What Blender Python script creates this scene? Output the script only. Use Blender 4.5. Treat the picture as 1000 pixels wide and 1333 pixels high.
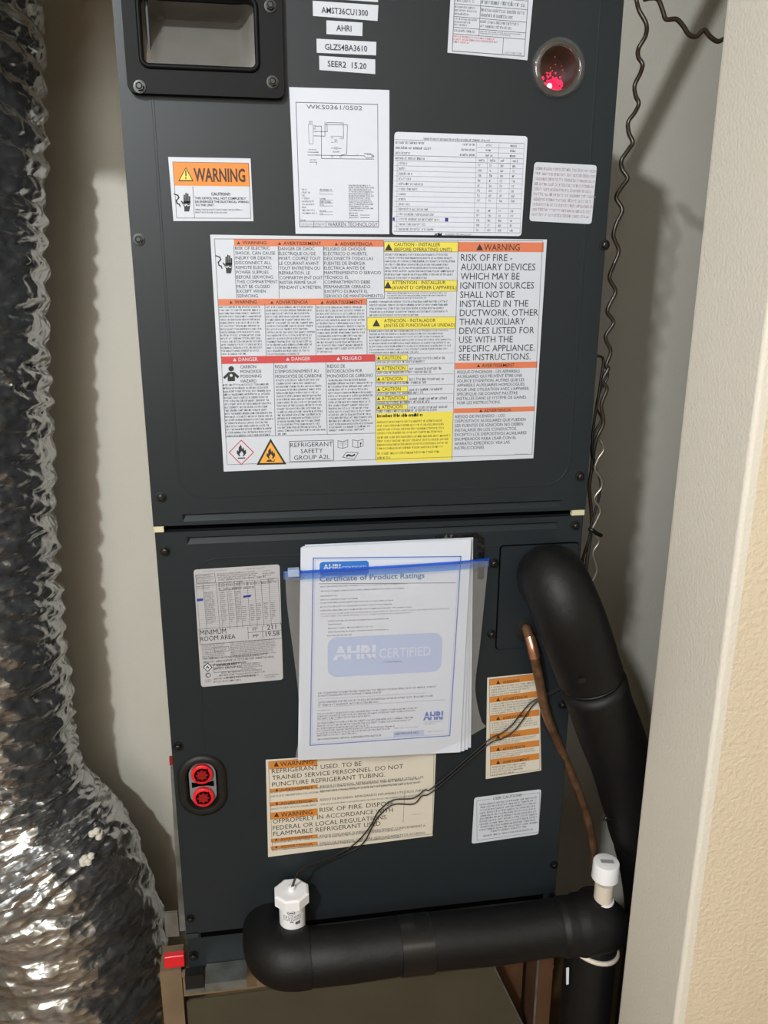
import bpy, bmesh, math, random
from mathutils import Vector, Matrix, noise
random.seed(7)
for o in list(bpy.data.objects): bpy.data.objects.remove(o)
SC = bpy.context.scene
COL = SC.collection

# ------------------------------------------------------------------ camera
CAMP = Vector((-0.13684, -0.93141, 0.27957)); FPX = 1045.15
ROT = (Matrix.Rotation(-0.153551, 3, 'Z') @ Matrix.Rotation(-0.27812 + math.pi/2, 3, 'X') @ Matrix.Rotation(0.0039886, 3, 'Z'))
cam = bpy.data.cameras.new('camera'); co = bpy.data.objects.new('camera', cam); COL.objects.link(co)
co.matrix_world = Matrix.Translation(CAMP) @ ROT.to_4x4()
cam.sensor_fit = 'HORIZONTAL'; cam.sensor_width = 36; cam.lens = 36*FPX/1000; cam.clip_start = .01
SC.camera = co

# ------------------------------------------------------------------ light
def rgb(h, k=1):
    h = h.lstrip('#'); c = [int(h[i:i+2], 16)/255 for i in (0, 2, 4)]
    return tuple(k*(x/12.92 if x <= .04045 else ((x+.055)/1.055)**2.4) for x in c)
w = bpy.data.worlds.new('world'); SC.world = w; w.use_nodes = True
w.node_tree.nodes['Background'].inputs[0].default_value = (1, .9, .76, 1)
w.node_tree.nodes['Background'].inputs[1].default_value = .10
def area(name, loc, target, size, power, col):
    l = bpy.data.lights.new(name, 'AREA'); l.shape = 'DISK'; l.size = size; l.energy = power; l.color = col
    o = bpy.data.objects.new(name, l); COL.objects.link(o); o.location = loc
    o.rotation_euler = (Vector(target)-Vector(loc)).to_track_quat('-Z', 'Y').to_euler(); return o
area('room_lamp', (-.86, -1.80, 1.20), (-.1, .2, -.1), .085, 36, (.90, .96, 1))
area('overhead_fill_light', (.2, -2.4, 1.22), (.15, -2.2, -.6), 1.1, 12, (1, .94, .82))  # added soft fill from overhead, raises the ambient level; no fixture
fl = area('room_fill_light', (-.95, -3.38, .75), (-.05, .2, -.1), 1.6, 62, (.98, 1, .98))  # added broad fill behind the camera, lifts the shaded closet walls
SC.view_settings.view_transform = 'Standard'; SC.view_settings.look = 'None'
SC.view_settings.gamma = 1; SC.view_settings.use_curve_mapping = False
SC.view_settings.exposure = 0.04

# ------------------------------------------------------------------ helpers
def at(px, py, Y):
    """point of the plane y=Y seen at photo pixel px,py"""
    d = ROT @ Vector(((px-500)/FPX, -(py-666.5)/FPX, -1)); t = (Y-CAMP.y)/d.y
    return CAMP + d*t
def mat(name, col, rough=.5, metal=0, noise_s=0, noise_a=.15, bump=0, bump_s=80, emit=None, es=1, spec=.5, col2=None, alpha=None, trans=0):
    m = bpy.data.materials.new(name); m.use_nodes = True; nt = m.node_tree; b = nt.nodes['Principled BSDF']
    c = (*col, 1); b.inputs['Base Color'].default_value = c
    b.inputs['Roughness'].default_value = rough; b.inputs['Metallic'].default_value = metal
    b.inputs['Specular IOR Level'].default_value = spec
    if trans: b.inputs['Transmission Weight'].default_value = trans
    if emit: b.inputs['Emission Color'].default_value = (*emit, 1); b.inputs['Emission Strength'].default_value = es
    tc = nt.nodes.new('ShaderNodeTexCoord')
    if noise_s:
        n = nt.nodes.new('ShaderNodeTexNoise'); n.inputs['Scale'].default_value = noise_s; n.inputs['Detail'].default_value = 5
        nt.links.new(tc.outputs['Object'], n.inputs['Vector'])
        r = nt.nodes.new('ShaderNodeValToRGB'); r.color_ramp.elements[0].position = .3; r.color_ramp.elements[1].position = .7
        k = 1-noise_a; a = col2 or tuple(x*k for x in col)
        r.color_ramp.elements[0].color = (*a, 1); r.color_ramp.elements[1].color = c
        nt.links.new(n.outputs[0], r.inputs[0]); nt.links.new(r.outputs[0], b.inputs['Base Color'])
    if bump:
        n2 = nt.nodes.new('ShaderNodeTexNoise'); n2.inputs['Scale'].default_value = bump_s; n2.inputs['Detail'].default_value = 4
        nt.links.new(tc.outputs['Object'], n2.inputs['Vector'])
        bp = nt.nodes.new('ShaderNodeBump'); bp.inputs['Strength'].default_value = bump; bp.inputs['Distance'].default_value = .004
        nt.links.new(n2.outputs[0], bp.inputs['Height']); nt.links.new(bp.outputs[0], b.inputs['Normal'])
    return m
def film(name, col, gl=.1, diff=.05, rough=.08, tint=(1, 1, 1)):
    m = bpy.data.materials.new(name); m.use_nodes = True; nt = m.node_tree; nt.nodes.remove(nt.nodes['Principled BSDF'])
    out = nt.nodes['Material Output']
    T = nt.nodes.new('ShaderNodeBsdfTransparent'); T.inputs[0].default_value = (*tint, 1)
    D = nt.nodes.new('ShaderNodeBsdfDiffuse'); D.inputs[0].default_value = (*col, 1)
    G = nt.nodes.new('ShaderNodeBsdfGlossy'); G.inputs['Roughness'].default_value = rough
    a = nt.nodes.new('ShaderNodeMixShader'); a.inputs[0].default_value = diff
    c = nt.nodes.new('ShaderNodeMixShader'); c.inputs[0].default_value = gl
    nt.links.new(T.outputs[0], a.inputs[1]); nt.links.new(D.outputs[0], a.inputs[2])
    nt.links.new(a.outputs[0], c.inputs[1]); nt.links.new(G.outputs[0], c.inputs[2]); nt.links.new(c.outputs[0], out.inputs[0])
    return m
M = {}
M['panel'] = mat('panel_paint', rgb('#20262a'), .42, spec=.3, noise_s=6, noise_a=.06, bump=.05, bump_s=900)
M['panel_edge'] = mat('panel_edge', rgb('#2b2e30'), .5)
M['gap'] = mat('gap_black', (.002, .002, .002), .9, spec=0)
M['plastic'] = mat('black_plastic', rgb('#0b0c0e'), .55, spec=.16, bump=.06, bump_s=700)
M['dish'] = mat('dish_grey', rgb('#6b6964'), .42, noise_s=40, noise_a=.15)
M['screw'] = mat('screw_black', rgb('#0b0c0d'), .35)
M['foam'] = mat('foam_black', rgb('#08090b'), .55, spec=.35, noise_s=30, noise_a=.2, bump=.12, bump_s=160)
M['tape'] = mat('tape_black', rgb('#121315'), .3)
M['rubber'] = mat('rubber', rgb('#0c0c0d'), .55)
M['wall'] = mat('wall_paint', rgb('#d3cdc0'), .75, noise_s=3, noise_a=.05, bump=.22, bump_s=260)
M['wallr'] = mat('jamb_paint', rgb('#dcd6cb'), .75, noise_s=4, noise_a=.04, bump=.22, bump_s=260)
M['wallf'] = mat('front_wall_paint', rgb('#d6c8b0'), .75, noise_s=4, noise_a=.05, bump=.5, bump_s=170)
M['roomw'] = mat('room_paint', rgb('#e0d4bc'), .8)
M['floor'] = mat('floor_brown', rgb('#7a5c3a'), .5, noise_s=8, noise_a=.3)
M['white'] = mat('label_white', rgb('#c2c7d1'), .45)
M['silver'] = mat('label_silver', rgb('#aeadb1'), .38)
M['paper'] = mat('paper', rgb('#cbd0dc'), .7)
M['cream'] = mat('label_cream', rgb('#cbc4b6'), .5)
M['ink'] = mat('ink', (.02, .02, .023), .6)
M['grey'] = mat('ink_grey', (.10, .10, .11), .6)
M['lgrey'] = mat('ink_light', (.28, .28, .30), .6)
M['brown'] = mat('ink_brown', (.05, .022, .008), .6)
M['redink'] = mat('ink_red', rgb('#c8473f'), .6)
M['pink'] = mat('ink_pink', rgb('#a8868e'), .6)
M['orange'] = mat('print_orange', rgb('#e0801f'), .5)
M['salmon'] = mat('print_salmon', rgb('#cc7350'), .5)
M['rust'] = mat('print_rust', rgb('#c07a34'), .5)
M['red'] = mat('print_red', rgb('#bd3f41'), .5)
M['yellow'] = mat('print_yellow', rgb('#d9cc50'), .5)
M['amber'] = mat('print_amber', rgb('#de9f3c'), .5)
M['blue'] = mat('print_blue', rgb('#2a6fc0'), .5)
M['blueline'] = mat('print_blue_line', rgb('#4a6bb8'), .5)
M['pale'] = mat('print_pale_blue', rgb('#abb9da'), .6)
M['pale2'] = mat('print_pale_text', rgb('#c6cde0'), .6)
M['bluegrey'] = mat('print_blue_grey', rgb('#4d6f9c'), .6)
M['pen'] = mat('pen_blue', rgb('#2a2f8c'), .6)
M['copper'] = mat('copper', rgb('#9a7355'), .4, .6, noise_s=45, col2=rgb('#5a4332'))
M['copperb'] = mat('copper_bright', rgb('#d9a184'), .3, .9)
M['pvc'] = mat('pvc_white', rgb('#e9e9ec'), .35)
M['pvcpipe'] = mat('pvc_pipe', rgb('#d5cabb'), .45)
M['redcap'] = mat('red_plastic', rgb('#d2202a'), .3)
M['redhole'] = mat('red_plastic_deep', rgb('#8a0f14'), .4)
M['greyplate'] = mat('grey_plate', rgb('#85898d'), .4, .3)
M['galv'] = mat('galvanized', rgb('#9aa0a2'), .45, .8, noise_s=30, noise_a=.25, col2=rgb('#6e706a'))
M['ply'] = mat('plywood', rgb('#7d6b50'), .65, noise_s=25, noise_a=.3)
M['wood'] = mat('wood', rgb('#7a6750'), .6, noise_s=18, noise_a=.3)
M['olive'] = mat('sheet_olive', rgb('#5c5a4c'), .35, .55, noise_s=12, noise_a=.15)
M['brownb'] = mat('brown_board', rgb('#5b3d28'), .6, noise_s=14, noise_a=.3)
M['blob'] = mat('foam_blob', rgb('#dcd6c8'), .8, bump=.3)
M['cable'] = mat('cable_brown', rgb('#352b23'), .35)
M['cableb'] = mat('cable_black', rgb('#1b1817'), .4)
M['cables'] = mat('cable_silver', rgb('#8d857b'), .3, .6)
M['cord'] = mat('wire_black', rgb('#0d0d0e'), .45)
M['glass'] = film('clear_plastic', (1, 1, 1), .09, .03, .05)
M['lens'] = film('clear_lens', (1, 1, 1), .04, .0, .02)
M['film'] = film('bag_film', (.85, .88, .92), .10, .09, .2)
M['zip'] = film('zip_blue', rgb('#2d6ae0'), .06, .42, .2, (.45, .65, 1))
M['zip2'] = film('zip_pale', rgb('#6f9df0'), .04, .12, .2, (.75, .86, 1))
M['slider'] = film('zip_slider', rgb('#b8ccec'), .1, .6, .2)
M['redglow'] = mat('red_led', (.5, .0, .04), .3, emit=(1, .02, .10), es=1.1)
M['whiteglow'] = mat('led_core', (1, .6, .7), .3, emit=(1, .45, .55), es=3)
M['wine'] = mat('wine_dark', rgb('#4a2b30'), .3)
M['gasket'] = mat('gasket', rgb('#c9c2a0'), .8)

class MB:
    def __init__(s): s.v = []; s.f = []
    def poly(s, pts):
        n = len(s.v); s.v += [tuple(p) for p in pts]; s.f.append(tuple(range(n, n+len(pts))))
    def add(s, vs, fs):
        n = len(s.v); s.v += [tuple(p) for p in vs]; s.f += [tuple(i+n for i in f) for f in fs]
    def box(s, a, b):
        (x0, y0, z0), (x1, y1, z1) = a, b
        s.add([(x0,y0,z0),(x1,y0,z0),(x1,y1,z0),(x0,y1,z0),(x0,y0,z1),(x1,y0,z1),(x1,y1,z1),(x0,y1,z1)],
              [(0,3,2,1),(4,5,6,7),(0,1,5,4),(1,2,6,5),(2,3,7,6),(3,0,4,7)])
    def prism(s, pts, d):
        """closed outline extruded along vector d (outline first, cap last)"""
        n = len(pts); d = Vector(d)
        s.add([Vector(p) for p in pts]+[Vector(p)+d for p in pts],
              [tuple(range(n))[::-1], tuple(range(n, 2*n))]+[(i, (i+1) % n, n+(i+1) % n, n+i) for i in range(n)])
    def tube(s, pts, r, seg=16, cap=True):
        pts = [Vector(p) for p in pts]; n = len(pts); rs = r if hasattr(r, '__len__') else [r]*n
        up = None; rings = []
        for i, p in enumerate(pts):
            t = (pts[min(i+1, n-1)]-pts[max(i-1, 0)]).normalized()
            if up is None: up = t.orthogonal().normalized()
            up = (up-t*up.dot(t)); up = up.normalized() if up.length > 1e-6 else t.orthogonal().normalized()
            q = t.cross(up)
            rings.append([p+(up*math.cos(2*math.pi*k/seg)+q*math.sin(2*math.pi*k/seg))*rs[i] for k in range(seg)])
        vs = [v for R in rings for v in R]; fs = []
        for i in range(n-1):
            for k in range(seg):
                fs.append((i*seg+k, i*seg+(k+1) % seg, (i+1)*seg+(k+1) % seg, (i+1)*seg+k))
        if cap: fs += [tuple(range(seg))[::-1], tuple(range((n-1)*seg, n*seg))]
        s.add(vs, fs)
    def build(s, name, m, parent=None, smooth=False, bevel=0):
        me = bpy.data.meshes.new(name); me.from_pydata([tuple(v) for v in s.v], [], s.f)
        bm = bmesh.new(); bm.from_mesh(me); bmesh.ops.recalc_face_normals(bm, faces=bm.faces); bm.to_mesh(me); bm.free()
        me.materials.append(M[m]); o = bpy.data.objects.new(name, me); COL.objects.link(o)
        if smooth:
            for p in me.polygons: p.use_smooth = True
            me.set_sharp_from_angle(angle=math.radians(50))
        if bevel:
            b = o.modifiers.new('bevel', 'BEVEL'); b.width = bevel; b.segments = 3; b.limit_method = 'ANGLE'
        if parent: adopt(o, parent)
        return o
def adopt(o, p):
    o.parent = p; o.matrix_parent_inverse = Matrix.Translation(-Vector(world_loc(p)))
def world_loc(p):
    return Vector(p.location) if p.parent is None else Vector((0, 0, 0))+Vector(p.location)
def tag(o, label, cat=None, group=None, kind=None):
    if label: o['label'] = label
    if cat: o['category'] = cat
    if group: o['group'] = group
    if kind: o['kind'] = kind
    return o
def empty(name, loc, label, cat, group=None):
    o = bpy.data.objects.new(name, None); COL.objects.link(o); o.location = loc; o.empty_display_size = .05
    return tag(o, label, cat, group)
def smooth(pts, n=6):
    P = [Vector(p) for p in pts]; P = [P[0]*2-P[1]]+P+[P[-1]*2-P[-2]]; out = []
    for i in range(1, len(P)-2):
        a, b, c, d = P[i-1:i+3]
        for k in range(n):
            t = k/n; out.append(.5*((2*b)+(c-a)*t+(2*a-5*b+4*c-d)*t*t+(3*b-a-3*c+d)*t**3))
    return out+[P[-2]]
def rrect(x0, z0, x1, z1, r, n=6):
    pts = []
    for cx, cz, a0 in ((x1-r, z1-r, 0), (x0+r, z1-r, 90), (x0+r, z0+r, 180), (x1-r, z0+r, 270)):
        for k in range(n+1):
            a = math.radians(a0+90*k/n); pts.append((cx+r*math.cos(a), cz+r*math.sin(a)))
    return pts
def holed(outer, holes, y0, y1):
    """flat plate in XZ with holes, front at y0 and back at y1"""
    bm = bmesh.new()
    for loop in [outer]+holes:
        vs = [bm.verts.new((p[0], y0, p[1])) for p in loop]
        for i in range(len(vs)): bm.edges.new((vs[i], vs[(i+1) % len(vs)]))
    r = bmesh.ops.triangle_fill(bm, use_beauty=True, use_dissolve=False, edges=bm.edges[:])
    fs = [f for f in bm.faces]
    ext = bmesh.ops.extrude_face_region(bm, geom=fs)
    for v in [g for g in ext['geom'] if isinstance(g, bmesh.types.BMVert)]: v.co.y = y1
    mb = MB(); bm.verts.index_update()
    mb.add([v.co.copy() for v in bm.verts], [[v.index for v in f.verts] for f in bm.faces]); bm.free()
    return mb
def circ(cx, cz, r, n=32, rz=None):
    return [(cx+r*math.cos(2*math.pi*k/n), cz+(rz or r)*math.sin(2*math.pi*k/n)) for k in range(n)]
def struct(name, mb, m, bevel=0):
    return tag(mb.build(name, m, bevel=bevel), None, kind='structure')

# ------------------------------------------------------------------ setting
FLZ, CEZ = -1.25, 1.25
b = MB(); b.box((-2.6, -3.6, FLZ-.05), (2.2, .72, FLZ)); struct('floor', b, 'floor')
b = MB(); b.box((-2.6, -3.6, CEZ), (2.2, .72, CEZ+.05)); struct('ceiling', b, 'roomw')
b = MB(); b.box((-1.1, .60, FLZ), (1.0, .72, CEZ)); struct('wall_back', b, 'wall')
b = MB(); b.box((-1.1, -.123, FLZ), (-.98, .60, CEZ)); struct('wall_left', b, 'wall')
b = MB(); b.box((.88, -.123, FLZ), (1.0, .60, CEZ)); struct('wall_right', b, 'wall')
b = MB(); b.box((.319, -.123, FLZ), (2.2, -.120, CEZ)); struct('wall_closet_inner', b, 'wall')
b = MB(); b.box((-2.6, -.247, FLZ), (-.98, -.123, CEZ)); struct('wall_front_left', b, 'roomw')
b = MB(); b.box((-2.6, -3.6, FLZ), (-2.48, -.247, CEZ)); struct('wall_room_left', b, 'roomw')
b = MB(); b.box((2.08, -3.6, FLZ), (2.2, -.247, CEZ)); struct('wall_room_right', b, 'roomw')
b = MB(); b.box((-2.48, -3.6, FLZ), (2.08, -3.48, CEZ)); struct('wall_room_back', b, 'roomw')
b = MB(); b.box((-.98, -.247, 1.02), (.319, -.123, CEZ)); struct('wall_header', b, 'roomw')
# right jamb: smooth reveal (trim_1) wrapped round the corner, textured wall face beside it
JX, J0, J1 = .319, -.247, -.123
b = MB(); r = .005
prof = [(JX, J1)]+[(JX+r-r*math.cos(a), J0+r-r*math.sin(a)) for a in [math.radians(9*k) for k in range(11)]]+[(JX+.012, J0), (JX+.012, J1)]
b.prism([(x, y, FLZ) for x, y in prof], (0, 0, CEZ-FLZ)); o = struct('trim_1', b, 'wallr')
b = MB(); b.box((JX+.012, J0, FLZ), (2.2, J1, CEZ)); struct('wall_front', b, 'wallf')
bpy.data.objects['wall_closet_inner'].location.y = 0.0

# ------------------------------------------------------------------ flat prints: labels
TEXTQ = []
class Sheet:
    """a flat printed sheet; its corners are measured in the photo and laid on the plane y=Y"""
    def __init__(s, name, corners, Y, m, parent, label, r=0, thick=.0004, cat=None):
        P = [at(x, y, Y) for x, y in corners]; s.Y = Y-thick; s.P = P
        ex = ((P[1]-P[0])+(P[2]-P[3])); s.ex = ex.normalized(); s.ez = Vector((s.ex.z, 0, -s.ex.x)); s.o = P[0]
        s.w = ((P[1]-P[0]).length+(P[2]-P[3]).length)/2; s.h = ((P[3]-P[0]).length+(P[2]-P[1]).length)/2
        out = []
        for i in range(4):
            p, a, c = P[i], (P[i-1]-P[i]).normalized(), (P[(i+1) % 4]-P[i]).normalized()
            if r:
                for k in range(6):
                    t = k/5; A, B = p+a*r, p+c*r
                    out.append(A*(1-t)**2+p*2*t*(1-t)+B*t*t)
            else: out.append(p)
        mb = MB(); mb.prism(out, (0, -thick, 0)); s.obj = mb.build(name, m, parent)
        if label: tag(s.obj, label, cat)
        s.parts = {}; s.n = 0
    def uv(s, px, py):
        d = at(px, py, s.Y)-s.o; return d.dot(s.ex), d.dot(s.ez)
    def pt(s, u, v, lift=0):
        p = s.o+s.ex*u+s.ez*v; return (p.x, s.Y-.00015-lift, p.z)
    def mb(s, m, nm):
        if nm == 'header_band' or nm == 'pen_mark': s.n += 1
        k = (nm, m, s.n if nm in ('header_band', 'pen_mark', 'printed_text', 'pictogram') else 0)
        if k not in s.parts: s.parts[k] = MB()
        return s.parts[k]
    def ruv(s, u0, v0, u1, v1, m, nm='printed_lines', lift=0):
        s.mb(m, nm).poly([s.pt(u0, v0, lift), s.pt(u0, v1, lift), s.pt(u1, v1, lift), s.pt(u1, v0, lift)])
    def rect(s, x0, y0, x1, y1, m, nm='header_band', lift=0):
        u0, v0 = s.uv(x0, y0); u1, v1 = s.uv(x1, y1); s.ruv(u0, v0, u1, v1, m, nm, lift)
    def line(s, x0, y0, x1, y1, m='grey', t=.0005, lift=.0001):
        a = Vector(s.uv(x0, y0)); c = Vector(s.uv(x1, y1)); d = (c-a).normalized()*t/2; n = Vector((-d.y, d.x))
        s.mb(m, 'printed_lines').poly([s.pt(*(q), lift) for q in (a+n-d, c+n+d, c-n+d, a-n-d)])
    def frame(s, x0, y0, x1, y1, m='grey', t=.0005):
        u0, v0 = s.uv(x0, y0); u1, v1 = s.uv(x1, y1); s.fuv(u0, v0, u1, v1, m, t)
    def fuv(s, u0, v0, u1, v1, m='grey', t=.0005):
        for a in ((u0, v0, u1, v0+t), (u0, v1-t, u1, v1), (u0, v0, u0+t, v1), (u1-t, v0, u1, v1)): s.ruv(*a, m, 'printed_lines', .0001)
    def poly(s, pts, m, nm='pictogram', lift=.0001):
        s.mb(m, nm).poly([s.pt(*s.uv(x, y), lift) for x, y in pts])
    def tri(s, cx, cy, d, m='ink', lift=.0002):
        s.n += 1
        s.poly([(cx-d/2, cy+d*.42), (cx+d/2, cy+d*.42), (cx, cy-d*.5)], m, 'pictogram', lift)
    def disc(s, cx, cy, rx, ry, m, lift=.0001, n=20):
        s.poly([(cx+rx*math.cos(k*2*math.pi/n), cy+ry*math.sin(k*2*math.pi/n)) for k in range(n)], m, 'pictogram', lift)
    def text(s, t, x0, yb, x1, h, m='ink', bold=0, yb1=None):
        u0, v0 = s.uv(x0, yb); u1, _ = s.uv(x1, yb if yb1 is None else yb1); _, vt = s.uv(x0, yb-h)
        TEXTQ.append((s, t, u0, v0, u1-u0, None, v0-vt, m, bold, 'l'))
    def block(s, lines, x0, y0, x1, y1, m='ink', bold=0, k=.66, al='l'):
        u0, v0 = s.uv(x0, y0); u1, v1 = s.uv(x1, y1); L = (v1-v0)/len(lines); grp = []
        for i, t in enumerate(lines): grp.append((s, t, u0, v0+L*(i+.84), None, u1-u0, L*k, m, bold, al))
        TEXTQ.append(grp)
    def greek(s, x0, y0, x1, y1, n, m='grey', k=.5, rag=.12, last=.6, al='l', wt=.62):
        """runs of tiny illegible type: word-shaped rows of strokes"""
        u0, v0 = s.uv(x0, y0); u1, v1 = s.uv(x1, y1)
        if n == 1: v1 = s.uv(x0, y1)[1]
        s.guv(u0, v0, u1, v1, n, m, k, rag, last, al, wt)
    def guv(s, u0, v0, u1, v1, n, m='grey', k=.5, rag=.12, last=.6, al='l', wt=.62):
        L = max(.0012, (v1-v0)/n); hx = L*k; mb = s.mb(m, 'fine_print'); rr = random.random
        for i in range(n):
            vb = v0+L*(i+.8); end = u1-(u1-u0)*rag*rr()
            if i == n-1 and n > 1: end = u0+(u1-u0)*last
            off = (u1-end)/2 if al == 'c' else 0
            u = u0
            while u < end-hx*.4:
                for c in range(random.randint(2, 9)):
                    if u > end: break
                    cw = hx*random.choice((.35, .6, .65, .7)); st = hx*.22*wt; asc = hx*(1.42 if rr() < .25 else 1); q = rr()
                    s.mb(m, 'fine_print').poly([s.pt(u+off+a, c_, .0001) for a, c_ in ((0, vb), (st, vb), (st, vb-asc), (0, vb-asc))])
                    if q < .75: mb.poly([s.pt(u+off+a, c_, .0001) for a, c_ in ((0, vb-hx), (cw*.85, vb-hx), (cw*.85, vb-hx+st), (0, vb-hx+st))])
                    if q > .3: mb.poly([s.pt(u+off+a, c_, .0001) for a, c_ in ((0, vb-st), (cw*.85, vb-st), (cw*.85, vb), (0, vb))])
                    if q > .5: mb.poly([s.pt(u+off+a, c_, .0001) for a, c_ in ((cw*.85-st, vb), (cw*.85, vb), (cw*.85, vb-hx), (cw*.85-st, vb-hx))])
                    u += cw*1.12
                u += hx*.45
    def done(s):
        for (nm, m, _), mb in s.parts.items():
            me = bpy.data.meshes.new(nm); me.from_pydata([tuple(v) for v in mb.v], [], mb.f); me.materials.append(M[m])
            bm = bmesh.new(); bm.from_mesh(me)
            for f in bm.faces:
                f.normal_update()
                if f.normal.y > 0: f.normal_flip()
            bm.to_mesh(me); bm.free()
            o = bpy.data.objects.new(nm, me); COL.objects.link(o); o.parent = s.obj
            if nm in ('fine_print', 'printed_lines'): o['kind'] = 'stuff'
            o.matrix_parent_inverse = s.obj.matrix_world.inverted() if s.obj.parent is None else Matrix.Identity(4)
SHEETS = []
def sheet(*a, **k):
    s = Sheet(*a, **k); SHEETS.append(s); return s
def flush_text():
    flat = []
    for q in TEXTQ: flat.append(q if isinstance(q, list) else [q])
    objs = []
    def mk(t, bold):
        c = bpy.data.curves.new('t', 'FONT'); c.body = t; c.size = 1; c.resolution_u = 2; c.offset = bold
        o = bpy.data.objects.new('t', c); COL.objects.link(o); return o
    href = mk('H', 0)
    for g in flat: objs.append([mk(q[1], q[8]) for q in g])
    bpy.context.view_layer.update(); dg = bpy.context.evaluated_depsgraph_get()
    def grab(o):
        e = o.evaluated_get(dg); me = e.to_mesh(); v = [tuple(x.co) for x in me.vertices]; f = [tuple(p.vertices) for p in me.polygons]; e.to_mesh_clear(); return v, f
    H = max(v[1] for v in grab(href)[0])
    for g, os in zip(flat, objs):
        ms = [grab(o) for o in os]; ws = [max(v[0] for v in m[0])-min(v[0] for v in m[0]) for m in ms]; W = max(ws)
        g[0][0].n += 1
        for q, (vs, fs), wd in zip(g, ms, ws):
            s, t, u0, vb, tw, bw, h, m, bold, al = q
            x0 = min(v[0] for v in vs); sy = h/H; sx = (tw/wd) if tw else (bw/W)
            off = 0 if al == 'l' else (bw-wd*sx)/2
            s.mb(m, 'printed_text').add([s.pt(u0+off+(v[0]-x0)*sx, vb-v[1]*sy, .0003) for v in vs], fs)
    for g in objs:
        for o in g: c = o.data; bpy.data.objects.remove(o); bpy.data.curves.remove(c)
    c = href.data; bpy.data.objects.remove(href); bpy.data.curves.remove(c)

# ------------------------------------------------------------------ the air handler
HW, ZT, ZB = .2665, .64, -.645
AH = empty('air_handler', (0, .27, ZB), 'tall dark grey air handler cabinet covered with warning stickers', 'air handler')
b = MB()
t = .002
b.box((-HW+.001, .003, ZB), (-HW+.001+t, .55, ZT)); b.box((HW-.001-t, .003, ZB), (HW-.001, .55, ZT))
b.box((-HW+.003, .548, ZB), (HW-.003, .55, ZT)); b.box((-HW+.003, .003, ZB), (HW-.003, .548, ZB+t)); b.box((-HW+.003, .003, ZT-t), (HW-.003, .548, ZT))
b.build('cabinet_shell', 'panel', AH)
b = MB(); b.box((-HW+.004, .012, -.02), (HW-.004, .02, .012)); b.build('seam_filler', 'gap', AH)
def xz(px, py, Y=0): p = at(px, py, Y); return (p.x, p.z)
# upper door panel with openings for handle and sight glass
hx0, hz0 = xz(189, 86); hx1, hz1 = xz(330, 6); hz1 = xz(250, 2)[1]
sg = xz(725, 90); SR = .0265
def slot(p, q, h):
    (a, z), (c, z2) = xz(*p), xz(*q); z = max((z+z2)/2, .0095) if z > 0 else (z+z2)/2; return [(a, z-h/2), (c, z-h/2), (c, z+h/2), (a, z+h/2)]
slotU = slot((238, 679), (732, 651), .009); slotL = slot((244, 708), (727, 680), .009)
upo = [(-HW, .0035), (HW, .0035), (HW, ZT), (-HW, ZT)]
holed(upo, [rrect(hx0-.004, hz0-.003, hx1+.004, hz1+.004, .006), circ(sg[0], sg[1], SR), slotU], 0, .0018).build('upper_panel', 'panel', AH)
b = MB(); b.box((-HW, .0018, .0035), (HW, .012, .0055)); b.box((-HW, .0018, .0035), (-HW+.002, .012, ZT)); b.box((HW-.002, .0018, .0035), (HW, .012, ZT)); b.build('upper_panel_flange', 'panel', AH)
# lower panel
rc = xz(264, 1022); RCW, RCH = .0225, .036
rch = [rc[0], rc[1]]
lo = [(-HW+.001, -.582), (HW-.003, -.582), (HW-.003, -.0045), (-HW+.001, -.0045)]
def stadium(cx, cz, hw, hh, n=10):
    return rrect(cx-hw, cz-hh, cx+hw, cz+hh, hw*.98, n)
holed(lo, [stadium(rc[0], rc[1], .0215, .0375), slotL], 0, .0018).build('lower_panel', 'panel', AH)
b = MB(); b.box((-HW+.001, .0018, -.0065), (HW-.003, .012, -.0045)); b.box((-HW+.001, .0018, -.582), (-HW+.003, .012, -.0065)); b.box((HW-.005, .0018, -.582), (HW-.003, .012, -.0065)); b.build('lower_panel_flange', 'panel', AH)
b = MB(); b.box((-HW+.003, .004, ZB), (HW-.003, .007, -.586)); b.build('base_rail', 'panel', AH)
b = MB(); b.box((-HW+.02, .002, -.592), (HW-.02, .004, -.5815)); b.build('base_gap', 'gap', AH)
b = MB(); b.prism([Vector((x, 0, z)) for x, z in [xz(240, 1216), xz(258, 1213), xz(258, 1220), xz(240, 1223)]], (0, .002, 0)); b.build('base_lip', 'panel_edge', AH)
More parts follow.
